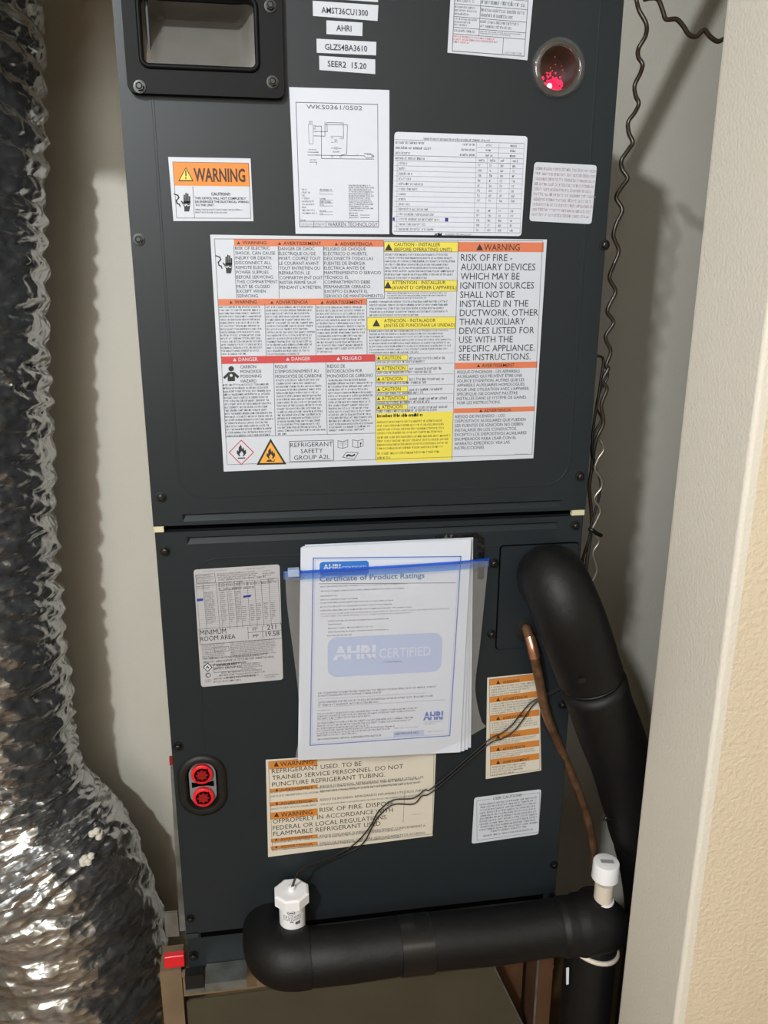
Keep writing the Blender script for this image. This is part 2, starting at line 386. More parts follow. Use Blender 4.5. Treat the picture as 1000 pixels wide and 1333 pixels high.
# pressed beads
def bead(name, path, wd, ht, closed=False):
    mb = MB(); n = len(path); prof = [(-wd/2, 0), (-wd*.3, -ht), (wd*.3, -ht), (wd/2, 0)]; P = [Vector((x, z)) for x, z in path]; vs = []
    for i, p in enumerate(P):
        a = P[i-1] if (i or closed) else p; c = P[(i+1) % n] if (i < n-1 or closed) else p
        d = (c-a).normalized(); nn = Vector((-d.y, d.x))
        for o_, y_ in prof: q = p+nn*o_; vs.append((q.x, y_+.0003, q.y))
    fs = []
    for i in range(n if closed else n-1):
        j = (i+1) % n
        for k in range(3): fs.append((i*4+k, i*4+k+1, j*4+k+1, j*4+k))
    if not closed: fs += [(0, 1, 2, 3), tuple(range(4*n-4, 4*n))]
    mb.add(vs, fs); return mb.build(name, 'panel', AH)
for sl in (slotU, slotL):
    (gx0, gz0), (gx1, gz1) = sl[0], sl[2]; zm = gz0+(gz1-gz0)*.72; b = MB()
    b.poly([(gx0,.0003,gz0),(gx1,.0003,gz0),(gx1-.004,.0045,zm),(gx0+.004,.0045,zm)]); b.poly([(gx0,.0003,gz1),(gx1,.0003,gz1),(gx1-.004,.0045,zm),(gx0+.004,.0045,zm)])
    b.poly([(gx0,.0003,gz0),(gx0,.0003,gz1),(gx0+.004,.0045,zm)]); b.poly([(gx1,.0003,gz0),(gx1,.0003,gz1),(gx1-.004,.0045,zm)])
    b.build('pressed_groove', 'panel', AH)
bead('pressed_outline', rrect(-.234, .037, .241, ZT-.02, .03), .0035, .0006, True)
bead('pressed_outline', rrect(-.224, -.56, .243, -.04, .03)[:14]+[], .0035, .0006)
bead('pressed_outline', [(-.224, -.07), (-.224, -.30)], .0035, .0006)
# pale gasket ends at the seam
b = MB(); a = at(204, 694, 0); b.box((-HW+.0005, .0005, -.0040), (-.255, .006, .0030)); b.build('gasket_end', 'gasket', AH)
b = MB(); b.box((.249, .0005, -.0040), (HW-.001, .006, .0030)); b.build('gasket_end', 'gasket', AH)
# screws
def screw_mesh():
    mb = MB()
    mb.tube([(0, 0, 0), (0, -.0012, 0), (0, -.0013, 0)], [.0062, .0062, .0050], 18)
    mb.prism([(.0042*math.cos(k*math.pi/3), -.0012, .0042*math.sin(k*math.pi/3)) for k in range(6)], (0, -.004, 0))
    mb.tube([(0, -.0052, 0), (0, -.0058, 0)], [.0034, .0022], 12)
    return mb
SCR = None
def screw(px, py, Y=0, s=1.0):
    global SCR
    if SCR is None: SCR = screw_mesh().build('screw', 'screw', None, False); o = SCR
    else: o = SCR.copy(); COL.objects.link(o)
    o.parent = AH; o.matrix_parent_inverse = Matrix.Translation(-Vector(AH.location)); p = at(px, py, Y); o.location = (p.x, Y, p.z); o.scale = (s, s, s)
    o.rotation_euler = (0, random.random()*3, 0)
for p in [(181,312),(787,319),(210,647),(755,620),(215,717),(749,684),(232,971),(732,917),(248,1195),(721,1125),(643,733),(640,825)]: screw(*p)
screw(718, 1167, .004); screw(252, 1243, .004, 1.15)
# handle
bz = -.010
hb = [xz(165, 118, bz), xz(371, 131, bz)]
bx0, bz0, bx1 = hb[0][0]+.001, (hb[0][1]+hb[1][1])/2, hb[1][0]
bz1 = .64
holed(rrect(bx0, bz0, bx1, bz1, .008), [rrect(hx0, hz0, hx1, hz1, .006)], bz, 0).build('handle_bezel', 'plastic', AH, bevel=.0025)
lip = rrect(hx0-.002, hz0-.002, hx1+.002, hz1+.002, .007)
b = MB(); b.tube([(x, bz-.0005, z) for x, z in lip+lip[:1]], .0026, 8, False); b.build('handle_lip', 'plastic', AH, True)
b = MB(); nx, nz = 28, 22; vs = []; fs = []
for j in range(nz+1):
    for i in range(nx+1):
        u, v = i/nx, j/nz   # v 0 bottom .. 1 top
        ex = min(1, min(u, 1-u)/.16); ex = ex*ex*(3-2*ex)
        dep = .004+.040*(min(1, v/.85)**1.1) if v < .85 else .044-.030*((v-.85)/.15)**2
        dep = .002+dep*(.25+.75*ex)
        vs.append((hx0-.001+(hx1-hx0+.002)*u, bz+dep, hz0-.001+(hz1-hz0+.002)*v))
for j in range(nz):
    for i in range(nx): a = j*(nx+1)+i; fs.append((a, a+1, a+nx+2, a+nx+1))
b.add(vs, fs); b.build('handle_recess', 'dish', AH, True)
screw(352, 8, bz); screw(355, 107, bz); screw(182, 113, bz)
# sight glass with red LED glow behind
b = MB(); cx, cz = sg; ring = []
def washer(r0, r1, y0, y1, seg=40):
    mb = MB(); P = [(r0, 0), (r1, 0), (r1, 1), (r0, 1)]; vs = []
    prof = [(r0, y1), (r0, y0+.001), (r0+.001, y0), (r1-.002, y0), (r1, y0+.002), (r1, y1)]
    for k in range(seg):
        a = 2*math.pi*k/seg
        for r_, y_ in prof: vs.append((cx+r_*math.cos(a), y_, cz+r_*math.sin(a)))
    n = len(prof); fs = [(k*n+i, k*n+(i+1) % n, ((k+1) % seg)*n+(i+1) % n, ((k+1) % seg)*n+i) for k in range(seg) for i in range(n)]
    mb.add(vs, fs); return mb
SG = washer(.0215, .0295, -.010, .0).build('sight_glass', 'glass', AH, True); tag(SG, 'round clear plastic sight glass glowing red')
def child(o, p): o.parent = p; o.matrix_parent_inverse = Matrix.Identity(4); return o
b = MB(); b.tube([(cx, .030, cz), (cx, -.004, cz)], .0215, 36, False); child(b.build('lens_barrel', 'wine', None, True), SG)
b = MB(); b.prism([(x, .030, z) for x, z in circ(cx, cz, .0215, 36)], (0, .001, 0)); child(b.build('lens_back', 'wine', None), SG)
b = MB(); b.prism([(x, -.0075, z) for x, z in circ(cx, cz, .0215, 36)], (0, .0012, 0)); child(b.build('lens_window', 'lens', None), SG)
b = MB(); rr = random.Random(3)
for k in range(75):
    u = rr.gauss(0, .45); v = abs(rr.gauss(0, .5)); px, pz = cx+.001+u*.012, cz-.017+v*.020
    if (px-cx)**2+(pz-cz)**2 > .0195**2: continue
    q = .0013*rr.uniform(.5, 1.5)*(1.35-min(1, v)); b.prism([(px+q*math.cos(a), .0155, pz+q*math.sin(a)*1.2) for a in [i*math.pi/3 for i in range(6)]], (0, .001, 0))
child(b.build('led_glints', 'redglow', None), SG)
b = MB(); b.prism([(x, .0145, z) for x, z in circ(cx-.002, cz-.0135, .0028, 14)], (0, .001, 0)); child(b.build('led', 'whiteglow', None), SG)
# refrigerant stub-outs: black gasket, grey plate, two red plugs
cx, cz = rc
def stad_ring(prof, n=14):
    mb = MB(); loops = []
    for d, y in prof: loops.append([(x, y, z) for x, z in stadium(cx, cz, RCW-.012+d, RCH-.012+d, n)])
    L = len(loops[0]); vs = [p for l in loops for p in l]
    fs = [(j*L+i, j*L+(i+1) % L, (j+1)*L+(i+1) % L, (j+1)*L+i) for j in range(len(loops)-1) for i in range(L)]
    mb.add(vs, fs); return mb
STB = stad_ring([(.021, 0), (.020, -.003), (.016, -.005), (.011, -.004), (.0085, .002), (.007, .012)]).build('port_gasket', 'rubber', AH, True)
pl = stadium(cx, cz, .0172, .0315, 12)
b = MB(); b.prism([(x, .002, z) for x, z in pl], (0, .002, 0)); PP = b.build('port_plate', 'greyplate', AH, bevel=.0006)
b = MB(); b.prism([(cx+x, .0012, cz+z) for x, z in [(-.014, -.004), (-.006, -.0022), (.006, -.0022), (.014, -.004), (.014, .004), (.006, .0022), (-.006, .0022), (-.014, .004)]], (0, .001, 0)); child(b.build('slot', 'gap', None), PP)
for sz in (1, -1):
    zz = cz+sz*.0170; n = 32; mb = MB()
    mb.tube([(cx, .0015, zz), (cx, -.003, zz), (cx, -.0036, zz), (cx, -.0036, zz), (cx, .000, zz)], [.0138, .0136, .0125, .0098, .0080], n, True)
    pg = mb.build('red_plug', 'redcap', AH, True); tag(pg, 'red plastic plug')
    st = MB(); pts = []
    for k in range(16):
        a = k*math.pi/8; r_ = .0088 if k % 2 == 0 else .0056; pts.append((cx+r_*math.cos(a), -.0040, zz+r_*math.sin(a)))
    st.prism(pts, (0, .0008, 0)); child(st.build('star_socket', 'redhole', None), pg)
# access plate on the right of the lower panel
ax0, az1 = xz(652, 711); _, az0 = xz(651, 844)
b = MB(); b.prism([(x, 0, z) for x, z in rrect(ax0, az0, .2595, az1, .004)], (0, -.0030, 0)); b.build('access_plate', 'panel', AH)
b = MB(); b.prism([(x, 0, z) for x, z in rrect(ax0-.0014, az0-.0014, .2609, az1+.0014, .005)], (0, -.0006, 0)); b.build('access_plate_shadow_line', 'gap', AH)  # black border stands in for the shadow line round the plate
b = MB(); p = at(686, 820, -.002); b.tube([(p.x, 0, p.z), (p.x, -.004, p.z), (p.x, -.0045, p.z)], [.0165, .0165, .0135], 24); b.build('rubber_grommet', 'rubber', AH, True)
# galvanized cleat down the left side with a reddish tip
b = MB(); A, B = at(228, 1000, .01), at(238, 1212, .01); b.prism([A+Vector((-.006, 0, 0)), A+Vector((.004, 0, 0)), B+Vector((.004, 0, 0)), B+Vector((-.004, 0, 0))], (0, .006, 0)); b.build('metal_cleat', 'galv', AH)
b = MB(); A = at(225, 990, .01); b.box((A.x-.004, .008, A.z-.006), (A.x+.003, .012, A.z+.006)); b.build('cleat_tip', 'redhole', AH)

# ---- stickers on the upper panel
Yl = 0.0
def strip(c, t, x0, yb, x1, h, yb1, which):
    s = sheet('name_strip', c, Yl, 'white', AH, which)
    if t: s.text(t, x0, yb, x1, h, 'ink', .008, yb1)
strip([(408,-19),(493,-14),(492,3),(408,-3)], None, 0,0,0,0,0, 'blank edge of topmost white name strip')
strip([(407.1,1.1),(492.6,6.8),(491.5,27.4),(407.5,20.9)], 'AMST36CU1300', 418.5,16.6,479,7.5,20, 'white name strip reading AMST36CU1300')
strip([(425,26.6),(472.1,29.6),(471.7,47.1),(425,44.5)], 'AHRI', 438,40,457.5,7.5,41, 'white name strip reading AHRI')
strip([(412.1,50.5),(490,54.7),(489.6,72.2),(412.5,68.8)], 'GLZS4BA3610', 423,64.6,478,7.5,66.5, 'white name strip reading GLZS4BA3610')
strip([(415.5,72.6),(488.5,77.5),(488.5,96.5),(415.9,91.2)], 'SEER2  15.20', 426.5,86.5,477,7.5,90, 'white name strip reading SEER2 15.20')

# small orange warning sticker
s = sheet('warning_sticker', [(219,204.4),(326.2,206.3),(330,288),(225.9,287.7)], Yl, 'white', AH, 'small white sticker with orange WARNING header')
s.rect(224.6,210.6,325.6,242.6,'orange')
s.text('WARNING',252.9,235.8,319.6,16.5,'brown',.025)
s.tri(242,227.5,20,'ink'); s.tri(242,227.7,16,'yellow',.0003); s.rect(241,222,243,229.5,'ink','pictogram',.0005); s.rect(241,231,243,232.8,'ink','pictogram',.0005)
s.frame(224.6,210.6,327,284.5,'ink',.0004); s.line(251,243,253.2,284,'grey')
s.text('CAUTION!!',275,254.3,299.6,3.6,'ink',.02)
s.block(['THIS DEVICE WILL NOT COMPLETELY','DE-ENERGIZE THE ELECTRICAL WIRING','TO THE UNIT.'],253.5,255.5,324,269.5,'ink',.012,.62)
s.greek(254,271,324,278.5,2,'grey',.5)
def hand(s, cx, cy, k):
    """struck hand and jagged wire"""
    s.n += 1
    P = lambda pts: [(cx+x*k, cy+y*k) for x, y in pts]
    s.poly(P([(-4,0),(5,0),(4.5,8),(3.5,14),(-3,14),(-3.5,8)]), 'ink')
    for x, t in ((-3.2,-9),(-.8,-11.5),(1.6,-10.5),(4,-7)): s.poly(P([(x-1,t),(x+.9,t),(x+1.1,2),(x-1.1,2)]), 'ink')
    s.poly(P([(-3.5,7),(-4.5,6),(-8,0),(-7,-1.2),(-3.5,3)]), 'ink')
    s.poly(P([(-6,3),(-2,5),(-.5,3.5),(2,5.5),(7,3.8),(2,7),(0,5.2),(-2,6.8)]), 'white', 'pictogram', .0003)
    W = [(-17,-10),(-12,-8),(-10.5,-5),(-14,-1),(-13,3),(-10,4),(-9,7)]
    for a, c in zip(W, W[1:]):
        (ax,ay),(bx,by) = P([a, c]); s.line(ax, ay, bx, by, 'ink', .0012)
hand(s, 243, 262, .95)

# wiring diagram
F = lambda x, y: (370+x/6.503, 105+y/6.503)
s = sheet('wiring_diagram', [(376.5,113.5),(506.9,117.3),(506.9,304.9),(384.9,304.4)], Yl, 'paper', AH, 'white portrait wiring diagram sheet with thin border')
def L(*a, m='grey', t=.0005):
    for (x0,y0),(x1,y1) in zip(a, a[1:]): s.line(*F(x0,y0), *F(x1,y1), m, t)
s.frame(*F(97,180), *F(800,1243), 'grey', .0006)
s.text('WKS0361/0502', *F(188,238), F(660,0)[0], 5.4, 'grey', -.002, F(0,240)[1])
L((133,1190),(802,1192)); L((250,1192),(250,1242)); L((355,1192),(355,1242))
s.text('WARREN TECHNOLOGY', *F(368,1232), F(790,0)[0], 5.2, 'grey', 0); s.greek(*F(145,1198), *F(250,1240), 3, 'lgrey'); s.greek(*F(255,1198), *F(350,1240), 3, 'grey'); s.greek(*F(140,1172), *F(180,1188), 1, 'ink', rag=0)
L((205,370),(245,370),(245,535),(210,535),(205,370), m='lgrey'); L((265,385),(315,385),(315,660),(760,665)); L((270,430),(365,432),(362,355),(500,358),(502,490)); L((345,350),(345,470),(265,468)); L((500,375),(535,375),(530,620),(480,632)); L((345,372),(500,375)); L((200,630),(680,636)); L((200,605),(290,607)); L((680,640),(700,655),(740,655),(760,640),(740,625),(700,625)); L((215,690),(275,690),(272,715)); L((395,470),(490,472),(490,500), m='lgrey')
for x, y, ww, hh in ((210,340,28,25),(250,375,15,18),(250,400,15,14),(252,425,14,14),(252,460,16,14),(395,478,20,12),(425,495,26,28),(465,482,20,12),(398,518,20,10),(395,565,25,12),(420,560,45,24),(468,568,22,12),(415,595,50,16),(398,628,16,24),(468,630,20,26),(205,578,70,12),(268,600,20,10),(268,622,20,10),(218,664,56,12),(678,612,52,12),(738,630,18,16),(612,620,14,10)):
    s.greek(*F(x,y), *F(x+ww,y+hh), max(1, hh//9), 'ink', .6, 0, 1)
for k, ww in enumerate((42,65,25,65,105,100,40,108,125)):
    s.greek(*F(150,912+26*k-k), *F(150+ww,932+26*k-k), 1, 'grey', .6, 0, 1)
    if k != 2 and k != 6: L((300,936+25*k),(412,936+25*k), m='lgrey'); s.greek(*F(300,914+25.5*k), *F(300+(105,5,0,50,95,30,0,60,30)[k],933+25.5*k), 1, 'ink' if k in (0,4) else 'grey', .6, 0, 1)
s.greek(*F(545,878), *F(762,1108), 13, 'ink', .55, .25, .6); s.greek(*F(548,1112), *F(625,1168), 3, 'ink', .5, .1, 1); L((645,1138),(722,1138)); L((645,1160),(722,1160))

# heater table
F = lambda x, y: (500+x/5, 165+y/5)
s = sheet('ratings_table', [(513.6,171.6),(687,177.4),(678.6,307.4),(510.4,305.6)], Yl, 'paper', AH, 'white landscape table sticker with blue pen mark', r=.004)
u0, v0 = s.uv(*F(68,82)); u1, v1 = s.uv(*F(886,690)); n = 18
s.greek(*F(255,66), *F(692,88), 1, 'ink', .5, 0, 1)
rows = [v0+(v1-v0)*k/n for k in range(n+1)]
for k in range(n+1):
    if k in (1, 2): s.ruv(u0+(u1-u0)*.635, rows[k], u1, rows[k]+.0004, 'lgrey')
    else: s.ruv(u0, rows[k], u1, rows[k]+.0004, 'grey' if k in (0, 3, 4, n) else 'lgrey')
cs = [.625, .715, .80, .895]
for q in cs: s.ruv(u0+(u1-u0)*q, rows[0 if q in (.625, .80) else 3], u0+(u1-u0)*q+.0004, v1, 'lgrey')
s.ruv(u1-.0004, v0, u1, v1, 'lgrey'); s.ruv(u0+.003, rows[4], u0+.0034, v1, 'lgrey')
W = u1-u0
first = [.22,.27,.11,.22,.09,.08,.13,.12,.21,.17,.08,.08,.13,.25,.30,.34,.25,.30]
for k in range(n):
    s.guv(u0+.001+(.004 if k > 3 else 0), rows[k]+.0012, u0+.001+W*first[k], rows[k+1]-.0004, 1, 'ink' if k < 4 else 'grey', .55, 0, 1)
    if k < 3:
        s.guv(u0+W*(.52-.01*k), rows[k]+.0012, u0+W*.615, rows[k+1]-.0004, 1, 'ink', .5, 0, 1)
        for q in (.70, .89): s.guv(u0+W*q, rows[k]+.0012, u0+W*(q+.05), rows[k+1]-.0004, 1, 'ink', .5, 0, 1)
    elif k != 12:
        for q in cs: s.guv(u0+W*(q+.02), rows[k]+.0012, u0+W*(q+(.06 if k == 3 else .04)), rows[k+1]-.0004, 1, 'ink', .55, 0, 1)
s.rect(579.5,283.5,583.5,288.5,'pen','pen_mark'); s.rect(511.2,283,514,287.5,'pen','pen_mark')
s.greek(*F(330,694), *F(388,712), 1, 'ink', .75, 0, 1, wt=2); s.text('WARREN TECHNOLOGY', *F(395,706), F(570,0)[0], 2.2, 'grey')

# pink note
s = sheet('note_sticker', [(695.8,210.9),(777.2,215.1),(769.9,291.8),(689,287.7)], Yl, 'white', AH, 'small white sticker with faint pink text', r=.004)
s.greek(697.5,215,773.5,285.5,10,'pink',.46,.1,.9)

# LED fault table
s = sheet('fault_table', [(590,-64),(699,-56),(686.6,78.5),(582.5,68.6)], Yl, 'white', AH, 'white fault code table sticker with red print at foot')
F = lambda x, y: (570+x/4.545, y/4.545)
s.frame(594,-58,*F(513,335),'grey',.0006)
for a, c in (((85,0),(530,48)),((83,60),(528,130)),((82,140),(525,150)),((82,150),(522,215)),((80,188),(520,222))): pass
u0, v0 = s.uv(594,-58); u1, v1 = s.uv(*F(513,335))
for yl in (-40,-22,-8,3.5,20,34,42.5): 
    _, v = s.uv(640, yl+5); s.ruv(u0, v, u1, v+.0005, 'grey')
um, _ = s.uv(*F(248,100)); _, vv = s.uv(640, 47.5); s.ruv(um, v0, um+.0005, vv, 'grey')
for k, (ya, yb, n1, n2) in enumerate([(-38,-24,2,2),(-21,-10,2,2),(-7,2.5,1,1),(4,19,3,2),(20,33,3,2),(34.5,41,1,2)]):
    va = s.uv(640, ya+5)[1]; vb = s.uv(640, yb+5)[1]
    s.guv(u0+.001, va+.0008, um-.003, vb-.0002, n1, 'grey', .5, .3); s.guv(um+.001, va+.0008, u1-.002, vb-.0002, n2, 'grey', .5, .1, .7)
s.greek(*F(88,205), *F(352,275), 3, 'redink', .55, .1, .35); uq, vq = s.uv(*F(388,215)); s.ruv(uq, vv, uq+.0005, v1, 'grey'); s.greek(*F(398,300), *F(497,322), 1, 'lgrey', .5, 0, 1)

# large multilingual label
s = sheet('multilingual_label', [(273.7,305.5),(712,311.8),(694.3,596.4),(291.4,613.8)], Yl, 'white', AH, 'largest white label with orange, red and yellow warning headers')
s.fuv(.004, .004, s.w-.0035, s.h-.005, 'grey', .0005)
s.rect(304.5,311.3,499.5,321.2,'salmon')
for t, x0, x1, y in (('WARNING',315.7,347,317.9),('AVERTISSEMENT',369,418.4,318.8),('ADVERTENCIA',442.9,485,319.5)): s.text(t,x0,y,x1,4.2,'brown',.005); s.tri(x0-5,y-1.8,4.2,'brown')
s.block(['RISK OF ELECTRIC','SHOCK, CAN CAUSE','INJURY OR DEATH.','DISCONNECT ALL','REMOTE ELECTRIC','POWER SUPPLIES','BEFORE SERVICING.','THIS COMPARTMENT','MUST BE CLOSED','EXCEPT WHEN','SERVICING.'],305.8,319.8,362.5,388,'ink',-.004)
s.block(['DANGER DE CHOC','ÉLECTRIQUE OU DE','MORT. COUPEZ TOUT','LE COURANT AVANT','TOUT ENTRETIEN OU','RÉPARATION. LE','COMPARTIM ENT DOIT','RESTER FERMÉ SAUF',"PENDANT L'ATRETIEN."],362.6,320.4,420.5,376.8,'ink',-.004)
s.block(['PELIGRO DE CHOQUE','ELÉCTRICO O MUERTE.','DESCONECTE TODAS LAS','FUENTES DE ENERGÍA','ELÉCTRICA ANTES DE','MANTENIMIENTO O SERVICIO','TÉCNICO. EL','COMPARTIMENTO DEBE','PERMANECER CERRADO','EXCEPTO DURANTE EL','SERVICIO DE MANTENIMIENTO.'],421.5,320.8,499.5,388,'ink',-.004)
hand(s, 297.5, 342.5, .95)
s.rect(283.3,389.3,477.6,396.7,'salmon')
for t, x0, x1, y in (('WARNING',305.6,334.4,395.2),('ADVERTENCIA',359,401,395.5),('AVERTISSEMENT',424.4,472.4,395.7)): s.text(t,x0,y,x1,4.2,'brown',.005); s.tri(x0-5,y-1.8,4.2,'brown')
s.greek(284.9,397.6,344,462,16,'ink',.5); s.greek(346,397.8,410,462,16,'ink',.5,last=.7); s.greek(412,398,476.5,459,15,'ink',.5,last=.3)
s.line(344.8,396,346.5,463); s.line(410.8,396,411.6,463); s.line(477.4,389,478,463); s.line(304.3,320,308,388); s.line(362,320,363.5,388); s.line(421,320,422,388)
s.rect(287.7,464.2,488.6,470.6,'red')
for t, x0, x1, y in (('DANGER',310.7,335.5,470.2),('DANGER',379.7,404,469.4),('PELIGRO',445.5,470.6,468.8)): s.text(t,x0,y,x1,4.6,'white',.006); s.tri(x0-5,y-1.9,4.6,'white')
s.block(['CARBON','MONOXIDE','POISONING','HAZARD'],312.5,474.4,341,498.4,'ink',-.004)
s.block(['RISQUE',"D'EMPOISONNEMENT AU",'MONOXYDE DE CARBONE'],357.9,474,419,492,'ink',-.004)
s.block(['RIESGO DE','INTOXICACIÓN POR','MONÓXIDO DE CARBONO'],426,473.5,485.5,491.5,'ink',-.004)
s.greek(290.5,499,355.5,567.5,17,'ink',.5,last=.95); s.greek(359,493,423,565,18,'ink',.5,last=.2); s.greek(427,493,486,560.5,17,'ink',.5,last=.8)
s.line(356.2,471,358.5,567); s.line(424.3,471,426,565); s.line(488.5,463,489.3,599); s.line(293.5,568.8,489,563.8)
# person with fumes
s.n += 1
s.disc(301,480,3.6,3.4,'ink'); s.poly([(290.5,491),(297.5,484.2),(304.8,484),(311.5,490),(309.5,492.5),(305.8,489.6),(306,496),(296.5,496.3),(296.4,490),(292.3,493.6)],'ink'); s.disc(301,488.6,1.9,1.9,'white',.0003)
# flame diamond, flame triangle
def flame(s, cx, cy, k, m='ink', lift=.0004):
    s.poly([(cx+x*k, cy+y*k) for x, y in [(-3,5),(-6,1),(-5.2,-3),(-3.6,-1.2),(-3.4,-6),(-.6,-9.5),(1,-4),(2.4,-6.5),(3.6,-2),(5.2,-3.4),(6,1),(3,5),(1.6,5),(2.6,2),(.2,-1.5),(-2.4,2),(-1.6,5)]], m, 'pictogram', lift)
def diamond(s, cx, cy, R, m='red'):
    s.n += 1
    s.poly([(cx-R,cy),(cx,cy+R),(cx+R,cy),(cx,cy-R)], m); R -= max(1.4, R*.1); s.poly([(cx-R,cy),(cx,cy+R),(cx+R,cy),(cx,cy-R)], 'white', 'pictogram', .0002)
diamond(s, 314.2,588.8,16.6); flame(s,314.4,588.6,1.05); s.rect(309.5,595.6,319.2,596.8,'ink','pictogram',.0003)
s.n += 1; s.poly([(334,605.2),(373,604.4),(352.3,570.8)],'ink'); s.poly([(338,602.8),(369,602.2),(352.4,575.6)],'amber','pictogram',.0002); flame(s,352.6,592.2,.95); s.poly([(347,599.4),(352,597.6),(355,600.4),(358.5,597.5),(357,600.9),(347,601)],'brown','pictogram',.0005)
s.frame(376.3,574.2,434.9,599.3,'grey',.0007); s.block(['REFRIGERANT','SAFETY','GROUP A2L'],377.8,575.2,433.6,598.2,'ink',-.004,.68,'c')
def book(x0, y0, x1, y1):
    xm = (x0+x1)/2
    for a in ((x0,y0+1,xm,y0+2.4),(xm,y0+2.4,x1,y0),(x1,y0,x1,y1-1),(x1,y1-1,xm,y1+1),(xm,y1+1,x0,y1),(x0,y1,x0,y0+1),(xm,y0+2.4,xm,y1+1)): s.line(*a,'grey',.0006)
book(440,572.5,452.8,582.5); book(459,571.5,472.8,581.5)
for k in range(3): s.line(441.8,575+2*k,445.3,575.4+2*k,'lgrey'); s.line(447.8,575+2*k,451.2,574.6+2*k,'lgrey')
s.n += 1; s.disc(469.5,577,1.1,1.1,'ink'); s.line(469.5,577,469.2,581,'ink',.0008)
for a in ((446,594),(452,588),(466.5,589),(460,597.5),(446,596),(446,594)): pass
pp = [(446,595),(451,588.5),(466.5,589.5),(461,598),(446,595)]
for a, c in zip(pp, pp[1:]): s.line(*a,*c,'ink',.0006)
s.n += 1; s.poly([(450.5,592.5),(454,591),(458,592.6),(462,590.6),(462.5,593),(458,594.6),(454,593.6),(451,595)],'ink')
# yellow column
for (x0,y0,x1,y1), ls, tx, ys, tc in (((500,314.3,596.8,328),('CAUTION - INSTALLER','(BEFORE OPERATING UNIT)'),(513,573,588),(320.3,326.8),(506,322)),
    ((500.3,364.7,595.4,379.3),("ATTENTION - INSTALLEUR","(AVANT D' OPÉRER L'APPAREIL)"),(510.5,580,594),(370,376.6),(505,371.3)),
    ((477.6,413,593.2,428),('ATENCIÓN - INSTALADOR','(ANTES DE FUNCIONAR LA UNIDAD)'),(500,567,592),(419.6,425.8),(490,420.6))):
    s.rect(x0,y0,x1,y1,'yellow'); s.text(ls[0],tx[0],ys[0],tx[1],4.4,'ink',0); s.text(ls[1],tx[0],ys[1],tx[2],4.4,'ink',0); s.tri(*tc,10,'ink')
    s.frame(x0,y0,x1,y1,'grey',.0004)
s.greek(501.5,329,592,363.5,8,'ink',.46); s.greek(504,380,590,389,3,'ink',.46); s.greek(481,390.5,588,411.5,5,'ink',.46); s.greek(480.5,428.8,587,459.5,8,'ink',.46)
s.line(499.5,314,500.5,388); s.line(478,388.5,500.5,388.2)
for t, y0, y1, xe in (('CAUTION',462.4,469.6,522),('ATTENTION',475.9,483.4,527.5),('ATENCIÓN',489.6,497.2,524),('CAUTION',503.3,510.4,521.5),('ATTENTION',515.3,522.4,526.5),('ATENCIÓN',526.9,533.6,524)):
    s.rect(490,y0,531,y1-.6,'yellow'); s.frame(490,y0,531,y1-.6,'grey',.0004); s.text(t,497,y1-1.6,xe,4.6,'ink',0); s.tri(493,(y0+y1)/2,4.6,'brown')
    s.greek(533,y0+.6,585,y1-.4,1,'ink',.42,.2,1); s.greek(490.5,y1-.4,586,y1+4.2,1,'ink',.6,.4,1); s.line(489.5,y0-.8,590.5,y0-3.2,'lgrey')
s.rect(489.4,537.8,588.2,598.4,'yellow'); s.greek(491,539.5,551,544.5,1,'ink',.62,0,1,wt=1.8)
s.greek(491,547,584,563.5,4,'ink',.46,.1,.9); s.greek(491,567,586,583,4,'ink',.46,.06,.9); s.greek(491,587.5,576,595.5,2,'ink',.46,.1,.2)
# right column
s.rect(597,315,707.6,328.2,'salmon'); s.text('WARNING',630,326,676.5,8.4,'brown',.004); s.tri(624.5,322,9,'ink')
s.block(['RISK OF FIRE -','AUXILIARY DEVICES','WHICH MAY BE','IGNITION SOURCES','SHALL NOT BE','INSTALLED IN THE','DUCTWORK, OTHER','THAN AUXILIARY','DEVICES LISTED FOR','USE WITH THE','SPECIFIC APPLIANCE.','SEE INSTRUCTIONS.'],600.3,329.4,697.4,469.5,'ink',-.002,.72)
s.rect(592.5,472.4,699.4,478.6,'salmon'); s.text('AVERTISSEMENT',627,478,669.6,4.2,'brown',.004); s.tri(623,476,4.4,'brown')
s.block(["RISQUE D'INCENDIE - LES APPAREILS","AUXILIAIRES QUI PEUVENT ÊTRE UNE","SOURCE D'IGNITION, AUTRES QUE LES","APPAREILS AUXILIAIRES HOMOLOGUÉS","POUR UNE UTILISATION AVEC L'APPAREIL","SPÉCIFIQUE, NE DOIVENT PAS ÊTRE","INSTALLÉS DANS LE SYSTÈME DE GAINES.","VOIR LES INSTRUCTIONS."],595.5,481.4,688,525,'ink',-.002,.66)
s.rect(591,531.7,696,535.2,'salmon'); s.text('ADVERTENCIA',630,536.4,665.3,3.8,'brown',.004); s.tri(626,534.6,4.2,'brown')
s.block(['RIESGO DE INCENDIO - LOS','DISPOSITIVOS AUXILIARES QUE PUEDEN','SER FUENTES DE IGNICIÓN NO DEBEN','INSTALARSE EN LOS CONDUCTOS,','EXCEPTO LOS DISPOSITIVOS AUXILIARES','ENUMERADOS PARA USAR CON EL','APARATO ESPECÍFICO. VEA LAS','INSTRUCCIONES.'],592.6,539.4,684.5,583.2,'ink',-.002,.66)
s.line(596.6,314,588.3,598); s.greek(670,590,686,592.5,1,'lgrey',.5,0,1)

